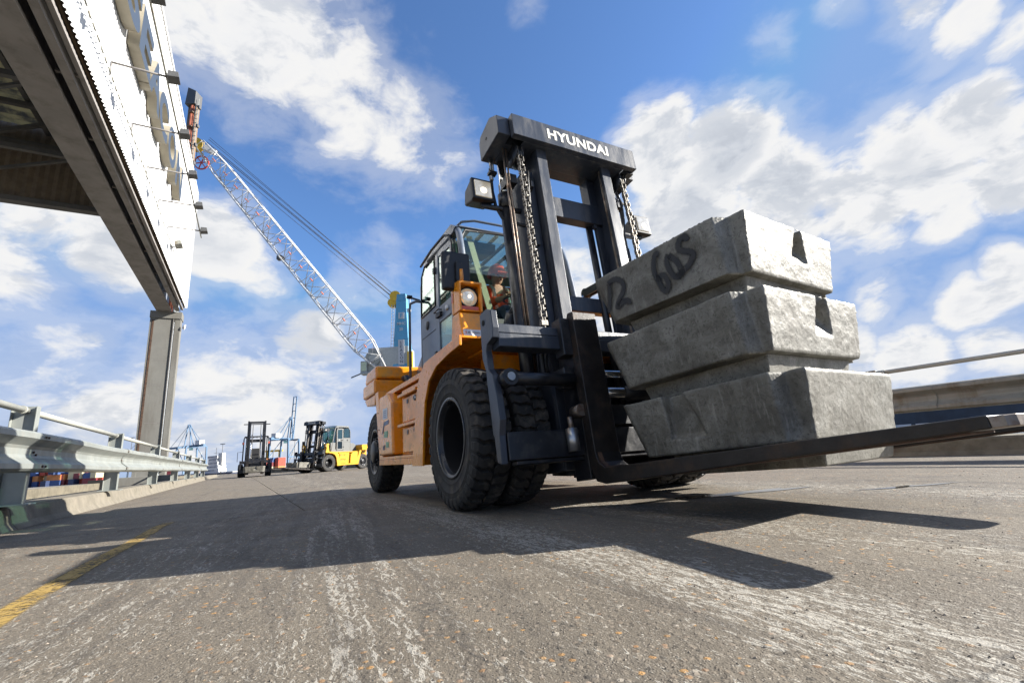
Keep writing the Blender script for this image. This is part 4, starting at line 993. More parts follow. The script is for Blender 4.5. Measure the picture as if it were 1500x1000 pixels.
# counterweight in two castings, rear guard
part('counterweight', M['orange'], lambda q: (q.prism([(-3.95, 1.36), (-3.12, 1.36), (-3.12, 1.565), (-3.95, 1.565)], 'y', -1.24, 1.24), q.prism([(-3.95, .85), (-3.5, .72), (-3.5, 1.355), (-3.95, 1.355)], 'y', -.86, .86)), .03)
part('counterweight_cap', M['orange'], lambda q: q.prism([(-3.92, 1.572), (-3.10, 1.572), (-3.12, 1.765), (-3.80, 1.765)], 'y', -1.22, 1.22), .04)
part('counterweight_skirt', M['orange'], lambda q: q.prism([(-3.93, 1.35), (-3.14, 1.35), (-3.18, 1.20), (-3.75, 1.24)], 'y', -1.22, -1.0), .015)
for s in (-1, 1):
    part('rear_guard', M['orange'], lambda q: q.prism([(-3.05, 1.35), (-2.86, 1.35), (-2.55, .48), (-2.56, .37), (-2.74, .37)], 'y', s * 1.24, s * .66), .01)
    part('fuel_tank' if s < 0 else 'hydraulic_tank', M['orange'], lambda q: q.prism([(-2.60, .48), (-1.93, .48), (-1.99, 1.10), (-2.22, 1.235), (-2.66, 1.235)], 'y', s * 1.27, s * .70), .03)
    part('side_step', M['orange'], lambda q: (q.box(-2.72, -1.06, s * 1.25, s * .80, .43, .465), q.box(-2.72, -1.06, s * 1.25, s * 1.22, .365, .43)), .006)
    part('battery_locker', M['orange'], lambda q: q.box(-1.92, -.98, s * 1.16, s * .72, .47, 1.22), .01)
    for z0, z1 in ((.815, 1.085), (.49, .755)):
        b = part('locker_door', M['orange'], lambda q: q.box(-1.60, -1.00, s * 1.235, s * 1.16, z0, z1), .012)
        part('latch', M['steel'], lambda q: q.lathe([(0, -.012 * -s), (.028, -.012 * -s), (.032, 0)], (-1.10, s * 1.238, z1 - .05), 'y', 16), 0, b)
        part('latch_slot', M['trim'], lambda q: q.box(-1.12, -1.085, s * 1.252, s * 1.235, z1 - .065, z1 - .035), 0, b)
        part('name_tag', M['plastic'], lambda q: q.box(-1.42, -1.36, s * 1.24, s * 1.235, z1 - .075, z1 - .03), .004, b)
        part('door_ledge', M['orange'], lambda q: q.box(-1.68, -.97, s * 1.275, s * 1.12, z1 + .012, z1 + .045), .006)
    # fender: bent plate over the front wheels
    outer = [(-1.07, .35), (-.98, .70), (-.88, 1.06), (-.80, 1.18), (-.62, 1.30), (.30, 1.345), (.30, 1.262)]
    inner = [(.30, 1.262), (.05, 1.245), (-.28, 1.20), (-.50, 1.10), (-.63, .92), (-.70, .60), (-.73, .35)]
    q = MB(); pl = outer + inner[1:]
    q.prism(pl, 'y', s * 1.285, s * 1.262); q.build('fender_side', M['orange'], FL, bevel=.005)
    q = MB(); o2 = outer[:-1]; i2 = [(x_ + (.025 if z_ < 1.0 else 0), z_ - (.02 if z_ > 1.0 else 0)) for x_, z_ in o2]
    q.prism(o2 + i2[::-1], 'y', s * 1.26, s * .60); q.build('fender_top', M['orange'], FL, bevel=.004)
    q = MB(); q.prism([(-1.05, .36), (-.72, .36), (-.69, .6), (-.62, .92), (-.5, 1.1), (-.62, 1.28), (-.8, 1.16), (-.87, 1.05)], 'y', s * .66, s * .60); q.build('fender_liner', M['orange'], FL)
# stickers on the tank
def quad(name, m, pts_, parent=None):
    q = MB(); n = (Vector(pts_[1]) - Vector(pts_[0])).cross(Vector(pts_[2]) - Vector(pts_[0])).normalized() * .002
    q.add([tuple(p) for p in pts_] + [tuple(Vector(p) - n) for p in pts_], [(0, 1, 2, 3), (7, 6, 5, 4)] + [(i, i + 4, (i + 1) % 4 + 4, (i + 1) % 4) for i in range(4)])
    return q.build(name, m, parent or FL)
ys = -1.2735
st = quad('sticker', M['sticker'], [(-2.42, ys, .93), (-2.17, ys, .92), (-2.17, ys, 1.05), (-2.42, ys, 1.06)])
for k in range(4): quad('print_line', M['inkblue'], [(-2.38, ys - .002, 1.02 - k * .025), (-2.22, ys - .002, 1.018 - k * .025), (-2.22, ys - .002, 1.026 - k * .025), (-2.38, ys - .002, 1.028 - k * .025)], st)
quad('sticker', M['inkblue'], [(-2.36, ys, .84), (-2.12, ys, .85), (-2.10, ys, .90), (-2.33, ys, .89)])
quad('sticker', M['inkgrey'], [(-2.46, ys, .75), (-2.40, ys, .75), (-2.32, ys, .89), (-2.37, ys, .89)])
quad('sticker', M['inkgreen'], [(-2.37, ys, .70), (-2.17, ys, .69), (-2.15, ys, .77), (-2.33, ys, .77)])
quad('sticker', M['inkgreen'], [(-2.26, ys, .575), (-2.12, ys, .57), (-2.10, ys, .635), (-2.24, ys, .64)])
quad('sticker', M['inkgrey'], [(-2.42, ys, .55), (-2.31, ys, .55), (-2.30, ys, .605), (-2.41, ys, .60)])
part('bolt_row', M['bolt'], lambda q: [q.cyl((x_, -1.243, z_), (x_, -1.25, z_), .009, n=8) for x_, z_ in ((-2.84, 1.05), (-2.77, .82), (-2.70, .58), (-2.68, .50))], 0)
part('platform', M['orange'], lambda q: (q.box(-2.7, -.62, -1.18, 1.18, 1.24, 1.30), q.box(-.62, .22, -.60, .60, 1.24, 1.30)))
part('front_cowl', M['orange'], lambda q: (q.box(-.25, .02, -.86, .86, .97, 1.27), q.box(-.27, .10, -.98, .98, 1.275, 1.30)), .008)
part('cowl_gusset', M['orange'], lambda q: q.prism([(.03, 1.0), (.03, 1.26), (.10, 1.26)], 'y', -.92, -.90), 0)
part('engine_hood', M['cabgrey'], lambda q: q.prism([(-3.15, 1.3), (-2.5, 1.3), (-2.5, 1.92), (-2.85, 1.90), (-3.12, 1.72)], 'y', -.62, .62), .04)
part('exhaust_elbow', M['trim'], lambda q: (q.tube([(-2.75, -.85, 1.30), (-2.75, -.85, 1.46), (-2.82, -.85, 1.54), (-2.95, -.85, 1.55)], .045, 12), q.cyl((-2.62, -.92, 1.36), (-2.62, -.80, 1.36), .06, n=16)), 0)
part('handrail', M['cabgrey'], lambda q: q.tube([(-2.45, -.90, 1.30), (-2.45, -.90, 2.42), (-2.41, -.90, 2.50), (-2.34, -.84, 2.52), (-2.34, -.76, 2.52)], .018, 10), 0)
part('cab_camera', M['trim'], lambda q: (q.tube([(-2.40, -.77, 2.56), (-2.46, -.84, 2.60), (-2.50, -.88, 2.63)], .014, 8), q.cyl((-2.50, -.92, 2.63), (-2.50, -.85, 2.63), .028, n=12)), 0)

# cab
cab = bpy.data.objects.new('cab', None); COL.objects.link(cab); cab.parent = FL
def cpart(n, m, f, b=.008): return part(n, m, f, b, cab)
for s in (-1, 1):
    cpart('side_panel', M['cabgrey'], lambda q: (q.box(-2.42, -1.74, s * .75, s * .71, 1.30, 2.29), q.box(-1.74, -1.08, s * .75, s * .71, 1.30, 1.40), q.box(-1.08, -.60, s * .74, s * .70, 1.30, 1.95)))
    cpart('panel_seam', M['trim'], lambda q: (q.box(-2.40, -1.76, s * .753, s * .75, 2.285, 2.292), q.box(-1.745, -1.737, s * .754, s * .75, 1.38, 2.95), q.box(-2.36, -1.80, s * .754, s * .75, 1.98, 1.988)), 0)
    cpart('vent', M['trim'], lambda q: q.lathe([(0, -.012 * -s), (.055, -.012 * -s), (.06, 0)], (-2.12, s * .752, 2.12), 'y', 18), 0)
    dr = cpart('door', M['cabgrey'], lambda q: (q.box(-1.72, -1.62, s * .765, s * .73, 1.42, 2.95), q.box(-1.20, -1.12, s * .765, s * .73, 1.42, 2.92), q.box(-1.62, -1.20, s * .765, s * .73, 1.42, 1.52), q.box(-1.62, -1.20, s * .765, s * .73, 2.02, 2.22), q.prism([(-1.62, 2.88), (-1.62, 2.96), (-1.18, 2.93), (-1.18, 2.84)], 'y', s * .765, s * .73)))
    part('window_pane', M['sideglass'], lambda q: q.box(-1.62, -1.20, s * .752, s * .745, 2.22, 2.88), 0, dr)
    part('lower_pane', M['glass'], lambda q: q.box(-1.62, -1.20, s * .752, s * .745, 1.52, 2.02), 0, dr)
    part('handle', M['trim'], lambda q: (q.box(-1.66, -1.50, s * .80, s * .765, 2.08, 2.13), q.tube([(-1.66, s * .77, 2.15), (-1.66, s * .82, 2.15), (-1.50, s * .82, 2.15), (-1.50, s * .77, 2.15)], .008, 6)), 0, dr)
    part('lock', M['steel'], lambda q: q.lathe([(0, s * .02), (.03, s * .02), (.035, 0)], (-1.32, s * .766, 2.12), 'y', 14), 0, dr)
    part('hinge', M['trim'], lambda q: (q.box(-1.76, -1.70, s * .79, s * .75, 2.70, 2.78), q.box(-1.76, -1.70, s * .79, s * .75, 1.60, 1.68)), .004, dr)
    cpart('rear_quarter_window', M['sideglass'], lambda q: q.prism([(-2.37, 2.30), (-1.80, 2.30), (-1.80, 2.93), (-2.20, 2.96), (-2.33, 2.85)], 'y', s * .752, s * .742), 0)
    cpart('window_seal', M['trim'], lambda q: q.tube([(-2.38, s * .75, 2.29), (-1.79, s * .75, 2.29), (-1.79, s * .75, 2.95), (-2.20, s * .75, 2.98), (-2.34, s * .75, 2.87), (-2.38, s * .75, 2.29)], .014, 6), 0)
    cpart('front_pillar', M['cabgrey'], lambda q: q.tube([(-.62, s * .72, 1.32), (-.78, s * .72, 2.0), (-.93, s * .72, 2.72), (-1.0, s * .71, 2.92), (-1.10, s * .69, 3.04)], .038, 10), 0)
    cpart('side_pillar', M['trim'], lambda q: q.tube([(-1.05, s * .74, 1.5), (-1.07, s * .745, 2.7), (-1.14, s * .73, 2.90), (-1.28, s * .72, 2.98), (-2.1, s * .72, 3.03)], .032, 10), 0)
    cpart('front_side_window', M['sideglass'], lambda q: q.prism([(-.72, 1.95), (-1.06, 1.95), (-1.08, 2.85), (-.95, 2.78)], 'y', s * .735, s * .728), 0)
    cpart('rear_pillar', M['cabgrey'], lambda q: q.tube([(-2.40, s * .72, 1.4), (-2.40, s * .72, 2.75), (-2.34, s * .70, 2.92), (-2.18, s * .68, 3.02)], .035, 10), 0)
    cpart('gutter_rail', M['trim'], lambda q: q.tube([(-2.25, s * .79, 3.0), (-1.75, s * .80, 3.03), (-1.3, s * .79, 3.03), (-1.16, s * .78, 2.97), (-1.09, s * .77, 2.85), (-1.08, s * .77, 2.4)], .016, 8), 0)
cpart('rear_wall', M['interior'], lambda q: q.box(-2.44, -2.40, -.70, .70, 1.3, 2.1))
cpart('rear_window', M['sideglass'], lambda q: q.box(-2.42, -2.41, -.68, .68, 2.1, 2.9), 0)
cpart('roof_frame', M['cabgrey'], lambda q: (q.prism([(-2.30, 3.0), (-1.14, 3.0), (-1.04, 3.04), (-1.2, 3.14), (-2.25, 3.14)], 'y', -.74, -.64), q.prism([(-2.30, 3.0), (-1.14, 3.0), (-1.04, 3.04), (-1.2, 3.14), (-2.25, 3.14)], 'y', .64, .74), q.box(-2.30, -2.20, -.64, .64, 3.0, 3.14), q.box(-1.08, -1.03, -.70, .70, 3.035, 3.06)), .02)
cpart('roof_glass', M['glass'], lambda q: q.prism([(-2.2, 3.13), (-1.25, 3.13), (-1.06, 3.05), (-1.06, 3.055), (-1.25, 3.14), (-2.2, 3.14)], 'y', -.64, .64), 0)
for k in range(6): cpart('roof_bar', M['trim'], lambda q: q.box(-2.18, -1.22, -.50 + k * .2 - .02, -.50 + k * .2 + .02, 3.09, 3.125), .004)
cpart('sun_visor', M['trim'], lambda q: q.prism([(-1.20, 2.86), (-1.18, 2.96), (-1.55, 2.99), (-1.6, 2.90)], 'y', -.62, -.15), .01)
cpart('headliner', M['ceiling'], lambda q: (q.box(-2.36, -1.9, -.68, .68, 2.90, 2.98), q.prism([(-2.38, 2.1), (-2.3, 2.9), (-2.38, 2.95)], 'y', -.68, -.4)))
cpart('windscreen', M['glass'], lambda q: q.prism([(-.64, 1.52), (-.79, 2.0), (-.94, 2.68), (-.99, 2.88), (-1.05, 3.04), (-1.056, 3.04), (-.997, 2.88), (-.947, 2.68), (-.797, 2.0), (-.647, 1.52)], 'y', -.69, .69), 0)
cpart('windscreen_seal', M['trim'], lambda q: (q.tube([(-.64, -.69, 1.52), (-.79, -.69, 2.0), (-.94, -.69, 2.68), (-1.0, -.68, 2.90), (-1.04, -.62, 3.01), (-1.05, 0, 3.04), (-1.04, .62, 3.01), (-1.0, .68, 2.90), (-.94, .69, 2.68), (-.79, .69, 2.0), (-.64, .69, 1.52)], .016, 6)), 0)
cpart('front_panel', M['cabgrey'], lambda q: q.box(-.64, -.58, -.72, .72, 1.30, 1.60))
cpart('roof_rail', M['cabgrey'], lambda q: q.tube([(-1.25, -.66, 3.13), (-1.08, -.64, 3.13), (-1.02, -.5, 3.14), (-1.02, .5, 3.14), (-1.08, .64, 3.13), (-1.25, .66, 3.13)], .016, 8), 0)
cpart('sunlit_strip', M['greenstrip'], lambda q: q.bar((-1.14, -.53, 2.99), (-.94, -.38, 1.95), .012, .075, up=(0, 1, 0)), 0)  # pale bar added to paint the sunlit strip seen in the windscreen
cpart('dashboard', M['interior'], lambda q: q.prism([(-.70, 1.6), (-.74, 1.85), (-.95, 1.9), (-1.05, 1.6)], 'y', -.6, .6), .02)
cpart('cab_floor', M['interior'], lambda q: q.box(-2.38, -.64, -.70, .70, 1.31, 1.35))
cpart('steering_column', M['trim'], lambda q: (q.tube([(-.80, 0, 1.5), (-.92, 0, 2.16)], .03, 8), q.lathe([(.17, 0), (.185, .01), (.17, .02), (.16, .01)], (-.98, 0, 2.17), 'z', 24)), 0)
cpart('driver_seat', M['seat'], lambda q: (q.box(-1.71, -1.21, -.26, .26, 1.78, 1.94), q.prism([(-1.75, 1.91), (-1.61, 1.91), (-1.71, 2.50), (-1.83, 2.50)], 'y', -.25, .25), q.box(-1.63, -1.28, -.15, .15, 1.34, 1.78)), .03)
wp = cpart('wiper', M['trim'], lambda q: (q.bar((-.80, .05, 2.05), (-.93, -.17, 2.70), .012, .022), q.bar((-.72, .30, 1.80), (-.84, -.02, 2.28), .02, .02), q.bar((-.74, .34, 1.80), (-.85, .02, 2.25), .02, .02), q.bar((-.80, -.06, 1.72), (-.86, -.06, 2.34), .012, .02)), 0)

# headlight towers
for s in (-1, 1):
    y0, y1 = s * 1.225, s * 1.015
    tw = part('headlight_tower', M['orange'], lambda q: (q.prism([(-.04, 1.345), (.235, 1.345), (.21, 1.43), (.17, 1.585), (.0, 1.585)], 'y', y0, y1), q.prism([(.0, 1.586), (.06, 1.586), (.06, 1.82), (-.01, 1.82)], 'y', y0, y1)), .018)
    part('lamp_hood', M['orange'], lambda q: (q.box(.06, .20, y0, y0 - s * .018, 1.588, 1.84), q.box(.06, .20, y1 + s * .018, y1, 1.588, 1.84), q.prism([(-.02, 1.822), (.20, 1.828), (.20, 1.85), (.03, 1.872), (-.015, 1.86)], 'y', y0, y1), q.box(.06, .185, y0 - s * .019, y1 + s * .019, 1.588, 1.602)), .007, tw)
    part('lamp_recess', M['trim'], lambda q: q.box(.06, .10, y0 - s * .019, y1 + s * .019, 1.604, 1.82), 0, tw)
    part('headlight', M['lampglass'], lambda q: q.lathe([(0, .03), (.04, .028), (.066, .018), (.080, .0), (.082, -.02)], (.135, s * 1.12, 1.727), 'x', 28), 0, tw)
    part('bulb', M['lamplit'], lambda q: q.lathe([(0, .02), (.014, .012), (.018, 0)], (.158, s * 1.12, 1.727), 'x', 14), 0, tw)
    part('bezel', M['plastic'], lambda q: q.lathe([(.080, .01), (.090, .012), (.094, -.02)], (.135, s * 1.12, 1.727), 'x', 28), 0, tw)
    part('indicator_lens', M['amber'], lambda q: q.box(.11, .165, y0 - s * .022, y1 + s * .022, 1.606, 1.640), .005, tw)
    part('side_slot', M['amber'], lambda q: q.box(.015, .05, y0 + s * .003, y0, 1.70, 1.78), 0, tw)
stk = quad('sticker', M['sticker'], [(.240, -1.215, 1.358), (.240, -1.022, 1.358), (.218, -1.022, 1.420), (.218, -1.215, 1.420)])
text_obj('sticker_print', 'I aerofoam', .028, M['inkgrey'], stk, (.2345, -1.195, 1.385), (0, 1, 0), (-.355, 0, 1), .0006)
text_obj('sticker_print', 'I', .034, M['inkred'], stk, (.2350, -1.197, 1.383), (0, 1, 0), (-.355, 0, 1), .0008, .001)
# mirror
for s in (-1,):
    mr_ = part('mirror', M['plastic'], lambda q: q.box(.02, .09, s * 1.325, s * 1.065, 1.80, 2.16), .025)
    part('mirror_hub', M['plastic'], lambda q: q.box(.085, .125, s * 1.215, s * 1.155, 1.87, 2.06), .015, mr_)
    part('mirror_arm', M['orange'], lambda q: q.tube([(.10, s * 1.17, 1.85), (.13, s * 1.17, 1.90), (.12, s * 1.17, 1.98)], .018, 8), 0, mr_)
    part('mirror_face', M['chrome'], lambda q: q.box(.012, .019, s * 1.31, s * 1.08, 1.82, 2.14), 0, mr_)

# mast
for s in (-1, 1):
    mast_part('outer_mast_rail', M['charcoal'], lambda q: (q.box(.525, .56, s * .56, s * .455, .25, 3.02), q.box(.30, .525, s * .56, s * .53, .25, 3.02), q.box(.27, .30, s * .56, s * .455, .25, 3.02)), .005)
    mast_part('inner_mast_rail', M['charcoal'], lambda q: (q.box(.625, .66, s * .445, s * .335, .22, 3.235), q.box(.42, .625, s * .445, s * .41, .22, 3.235), q.box(.38, .42, s * .445, s * .335, .22, 3.235)), .005)
    mast_part('rail_edge', M['wornsteel'], lambda q: (q.box(.50, .523, s * .455, s * .462, .9, 3.0), q.box(.60, .622, s * .335, s * .342, .9, 3.2)), 0)
    mast_part('lift_cylinder', M['black'], lambda q: q.cyl((.34, s * .66, .3), (.34, s * .66, 2.75), .062, n=20), 0)
    mast_part('cylinder_gland', M['black'], lambda q: q.cyl((.34, s * .66, 2.70), (.34, s * .66, 2.86), .074, n=20), 0)
    mast_part('lift_ram', M['chrome'], lambda q: q.cyl((.34, s * .66, 2.8), (.34, s * .66, 3.25), .042, n=16), 0)
    mast_part('centre_pipe', M['black'], lambda q: (q.cyl((.36, s * .29, .8), (.36, s * .29, 2.75), .035, n=14), q.cyl((.36, s * .29, 2.75), (.36, s * .29, 2.81), .044, n=14)), 0)
    # chain: alternating plates and pins
    q = MB(TT); zc = 1.42; k = 0
    while zc < 3.2:
        off = .006 * (k % 2)
        for dy in (-.025, .025) if k % 2 else (-.012, .012):
            dd = .003 if k % 2 else -.003
            q.box(.612, .648, s * .62 + dy + dd - .0034, s * .62 + dy + dd + .0034, zc - .002, zc + .050)
        q.cyl((.63, s * .62 - .036, zc + .024), (.63, s * .62 + .036, zc + .024), .008, n=6)
        zc += .056; k += 1
    q.build('lift_chain', M['chain'], FL)
    mast_part('chain_anchor', M['chain'], lambda q: (q.cyl((.63, s * .62, 1.30), (.63, s * .62, 1.42), .014, n=8), q.box(.61, .65, s * .62 - .03, s * .62 + .03, 1.40, 1.44)), 0)
    mast_part('chain_pulley', M['black'], lambda q: (q.lathe([(.0, -.04), (.115, -.04), (.115, -.032), (.10, -.028), (.10, .028), (.115, .032), (.115, .04), (0, .04)], (.54, s * .62, 3.17), 'y', 28)), 0)
    for dy in (0, .032):
        mast_part('hose_pipe', M['wornsteel'], lambda q: q.cyl((.53, s * (.735 - dy), 1.36), (.53, s * (.735 - dy), 3.26), .009, n=8), 0)
    mast_part('hose', M['hose'], lambda q: (q.tube([(.36, s * .80, 3.12), (.35, s * .80, 2.86), (.33, s * .77, 2.72), (.34, s * .72, 2.60), (.42, s * .60, 2.50), (.5, s * .52, 2.44)], .017, 8),), 0)
    mast_part('hose_fitting', M['steel'], lambda q: (q.cyl((.37, s * .80, 3.08), (.37, s * .80, 3.24), .012, n=8), q.cyl((.37, s * .775, 3.06), (.37, s * .775, 3.24), .012, n=8), q.cyl((.37, s * .80, 2.98), (.37, s * .80, 3.05), .017, n=8)), 0)
    mast_part('hose_clamp', M['black'], lambda q: q.box(.34, .40, s * .83, s * .75, 3.045, 3.075), .004)
    mast_part('ram_bracket', M['black'], lambda q: q.box(.30, .50, s * .70, s * .60, 2.9, 3.0), .004)
    mast_part('chain_guide_plate', M['black'], lambda q: (q.prism([(.56, 3.0), (.62, 2.86), (.62, 2.80), (.56, 2.78)], 'y', s * .50, s * .53)), .004)
    mast_part('hose_guide', M['black'], lambda q: q.box(.56, .59, s * .56, s * .50, 2.2, 2.34), .004)
    mast_part('hose', M['hose'], lambda q: q.tube([(.60, s * .53, 3.0), (.62, s * .56, 2.86), (.60, s * .56, 2.66), (.58, s * .545, 2.5), (.57, s * .54, 1.9), (.57, s * .54, 1.4)], .011, 7), 0)
    mast_part('side_gusset', M['charcoal'], lambda q: q.prism([(.32, 3.22), (.44, 3.22), (.44, 2.62), (.40, 2.62), (.32, 2.95)], 'y', s * .33, s * .30), .004)
    part('tilt_cylinder', M['black'], lambda q: q.tube([(-.55, s * .42, 1.50), (-.36, s * .42, 1.80)], .075, 20), 0)
    part('tilt_rod', M['chrome'], lambda q: q.tube([(-.36, s * .42, 1.80), (-.22, s * .42, 2.02)], .042, 18), 0)
    part('tilt_eye', M['black'], lambda q: (q.cyl((-.20, s * .46, 2.04), (-.20, s * .38, 2.04), .05, n=20), q.box(-.20, .16, s * .46, s * .44, 2.0, 2.08), q.box(-.20, .16, s * .40, s * .38, 2.0, 2.08)), 0)
mast_part('mast_crossbeam', M['charcoal'], lambda q: q.box(.34, .45, -.45, .45, 2.665, 2.89), .006)
mast_part('mast_crossbeam', M['charcoal'], lambda q: q.box(.30, .40, -.45, .45, .45, .75), .006)
mast_part('mast_crossbeam', M['charcoal'], lambda q: q.box(.27, .36, -.45, .45, 1.7, 1.85), .006)
mast_part('rear_crosshead', M['charcoal'], lambda q: q.prism([(.30, 3.24), (.70, 3.25), (.70, 3.45), (.56, 3.54), (.34, 3.50), (.30, 3.44)], 'y', -.86, -.735), .006)
mast_part('rear_crosshead', M['charcoal'], lambda q: q.prism([(.30, 3.24), (.58, 3.25), (.58, 3.42), (.30, 3.42)], 'y', -.735, .86), .006)
mast_part('crosshead_bore', M['void'], lambda q: q.cyl((.46, -.8615, 3.38), (.46, -.858, 3.38), .016, n=12), 0)
tb = mast_part('head_beam', M['charcoal'], lambda q: (q.box(.70, .765, -.735, .735, 3.22, 3.455), q.box(.46, .70, -.735, .735, 3.43, 3.455), q.box(.44, .70, -.60, .60, 3.22, 3.235)), .006)
mast_part('head_beam_end', M['black'], lambda q: q.box(.52, .70, .66, .74, 3.20, 3.28), .004)
me = text_mesh('HYUNDAI', .155, .0015, .0055); xs = [v.co.x for v in me.vertices]; ysx = [v.co.y for v in me.vertices]
for v in me.vertices:
    u = (v.co.x - min(xs)) / (max(xs) - min(xs)); w_ = (v.co.y - min(ysx)) / (max(ysx) - min(ysx))
    v.co = (v.co.x, v.co.y, v.co.z)
x0_, x1_, y0_, y1_ = min(xs), max(xs), min(ysx), max(ysx)
for v in me.vertices:
    u = (v.co.x - x0_) / (x1_ - x0_); w_ = (v.co.y - y0_) / (y1_ - y0_)
    v.co = TT(.767 + v.co.z, -.36 + .73 * u, 3.278 + .118 * w_)
me.materials.clear(); me.materials.append(M['lettering']); me.update()
lt = bpy.data.objects.new('beam_lettering', me); COL.objects.link(lt); lt.parent = tb
# work lights on arms
for s, yy in ((-1, -.915), (1, 1.06)):
    part('lamp_arm', M['black'], lambda q: q.tube([(.20, s * .5, 2.62), (.10, s * .70, 2.66), (.06, yy, 2.68)], .026, 10), 0)
    wl = part('work_light', M['plastic'], lambda q: q.prism([(-.10, 2.73), (.09, 2.69), (.13, 2.72), (.10, 2.91), (.06, 2.93), (-.08, 2.88)], 'y', yy - .105, yy + .105), .022)
    part('bezel', M['trim'], lambda q: q.prism([(.085, 2.695), (.135, 2.705), (.105, 2.93), (.06, 2.93)], 'y', yy - .11, yy + .11), .01, wl)
    part('lens', M['lampglass'], lambda q: q.prism([(.125, 2.725), (.142, 2.729), (.119, 2.905), (.100, 2.905)], 'y', yy - .085, yy + .085), .008, wl)
    part('bulb', M['lamplit'], lambda q: q.lathe([(0, .012), (.028, .006), (.035, -.004)], (.136, yy, 2.795), 'x', 14), 0, wl)

# carriage
CX = .145
for s in (-1, 1):
    ya = CX + s * 1.365; yb = ya - s * .05
    poly = [(.68, 1.42), (.67, 1.24), (.66, 1.08), (.70, .975), (.70, .88), (.71, .65), (.715, .52), (.73, .50), (.74, .33), (.80, .31), (.81, .50), (.845, .60), (.835, .75), (.80, .92), (.745, .975), (.735, 1.12), (.76, 1.16), (.86, 1.18), (.88, 1.25), (.87, 1.385), (.80, 1.42)]
    sp = mast_part('carriage_side_plate', M['charcoal'], lambda q: q.prism(poly, 'y', ya, yb), .006)
    mast_part('plate_bore', M['void'], lambda q: q.cyl((.735, ya + s * .001, 1.335), (.735, ya + s * .003, 1.335), .022, n=14), 0)
    mast_part('carriage_upright', M['black'], lambda q: (q.box(.66, .85, CX + s * .70, CX + s * .62, .16, 1.30), q.prism([(.66, 1.28), (.86, 1.28), (.90, 1.34), (.80, 1.40), (.66, 1.36)], 'y', CX + s * .62, CX + s * .72)), .008)
    mast_part('carriage_roller_plate', M['black'], lambda q: q.box(.30, .84, CX * 0 + s * .325, s * .30, .2, 1.32), .006)
    mast_part('guide_tube', M['steel'], lambda q: q.cyl((.86, CX + s * .815, .36), (.86, CX + s * .815, .52), .042, n=18), 0)
    mast_part('guide_pin', M['wornsteel'], lambda q: (q.cyl((.82, CX + s * .74, .64), (.92, CX + s * .74, .64), .045, n=18), q.cyl((.86, CX + s * .815, .52), (.86, CX + s * .815, .6), .02, n=10)), 0)
    mast_part('fork_bracket', M['black'], lambda q: (q.box(.78, .90, CX + s * .80, CX + s * .69, 1.06, 1.36), q.prism([(.70, .98), (.86, .98), (.86, .90), (.80, .82), (.70, .86)], 'y', CX + s * .80, CX + s * .69)), .01)
    mast_part('positioner_ram', M['black'], lambda q: (q.cyl((.84, CX + s * 1.30, .885), (.84, CX + s * .72, .885), .048, n=20),), 0)
    mast_part('ram_eye', M['black'], lambda q: q.cyl((.80, CX + s * 1.275, .885), (.90, CX + s * 1.275, .885), .06, n=20), 0)
    mast_part('ram_pin', M['steel'], lambda q: q.cyl((.90, CX + s * 1.275, .885), (.912, CX + s * 1.275, .885), .030, n=16), 0)
mast_part('upper_carriage_bar', M['charcoal'], lambda q: (q.box(.72, .85, CX - 1.31, CX + 1.31, 1.12, 1.225), q.prism([(.68, 1.225), (.85, 1.225), (.84, 1.30), (.70, 1.31)], 'y', CX - 1.31, CX + 1.31)), .008)
mast_part('lower_carriage_bar', M['black'], lambda q: (q.box(.74, .82, CX - 1.31, CX + 1.31, .33, .52), q.box(.72, .80, CX - 1.25, CX + 1.25, .30, .33)), .008)
mast_part('cross_shaft', M['chrome'], lambda q: (q.cyl((.86, CX - .65, .78), (.86, CX + .65, .78), .042, n=20), q.cyl((.86, CX - .65, .93), (.86, CX + .65, .93), .030, n=16)), 0)
mast_part('shaft_sleeve', M['black'], lambda q: (q.cyl((.86, CX - .28, .78), (.86, CX + .5, .78), .055, n=20), q.box(.66, .80, CX - .62, CX + .62, .55, .70)), 0)
for s in (-1, 1):
    yc = CX + s * .61; y0, y1 = yc - .11, yc + .11
    prof = [(.875, .24), (.875, 1.36), (.90, 1.40), (.965, 1.39), (.965, .33), (.985, .262), (1.04, .222), (3.0, .172), (3.0, .128), (1.02, .118), (.93, .14)]
    fk = mast_part('fork', M['forksteel'], lambda q: q.prism(prof, 'y', y0, y1), .006)
    def tip(q):
        pl = [(3.0, y0), (3.035, y0 + .015), (3.055, y0 + .045), (3.055, y1 - .045), (3.035, y1 - .015), (3.0, y1)]
        q.prism([(a, b) for a, b in pl], 'z', .128, .166)
    mast_part('fork_tip', M['wornsteel'], tip, .004, fk)
    mast_part('fork_wear_strip', M['rust'], lambda q: q.box(1.2, 2.94, y0 + .01, y1 - .01, .120, .1265), 0, fk)
    mast_part('fork_heel_band', M['rust'], lambda q: q.prism([(.968, .33), (.988, .264), (1.043, .224), (1.2, .219), (1.2, .2215), (1.045, .2265), (.991, .266), (.971, .332)], 'y', y0 + .015, y0 + .05), 0, fk)
    mast_part('fork_collar', M['black'], lambda q: (q.cyl((.83, yc - .1, 1.0), (.83, yc + .1, 1.0), .07, n=20), q.box(.80, .875, yc - .09, yc + .09, .60, 1.30)), 0)
part('lower_hose', M['hose'], lambda q: (q.tube([(.52, -.64, 1.30), (.50, -.66, 1.15), (.51, -.66, 1.02), (.55, -.62, .92)], .02, 8), q.tube([(.48, -.58, 1.30), (.46, -.60, 1.1), (.48, -.58, .95)], .016, 8)), 0)
part('dark_bulkhead', M['black'], lambda q: (q.box(.04, .10, -.60, .60, .35, 1.2), q.box(.10, .36, -.40, .40, .2, .5)))

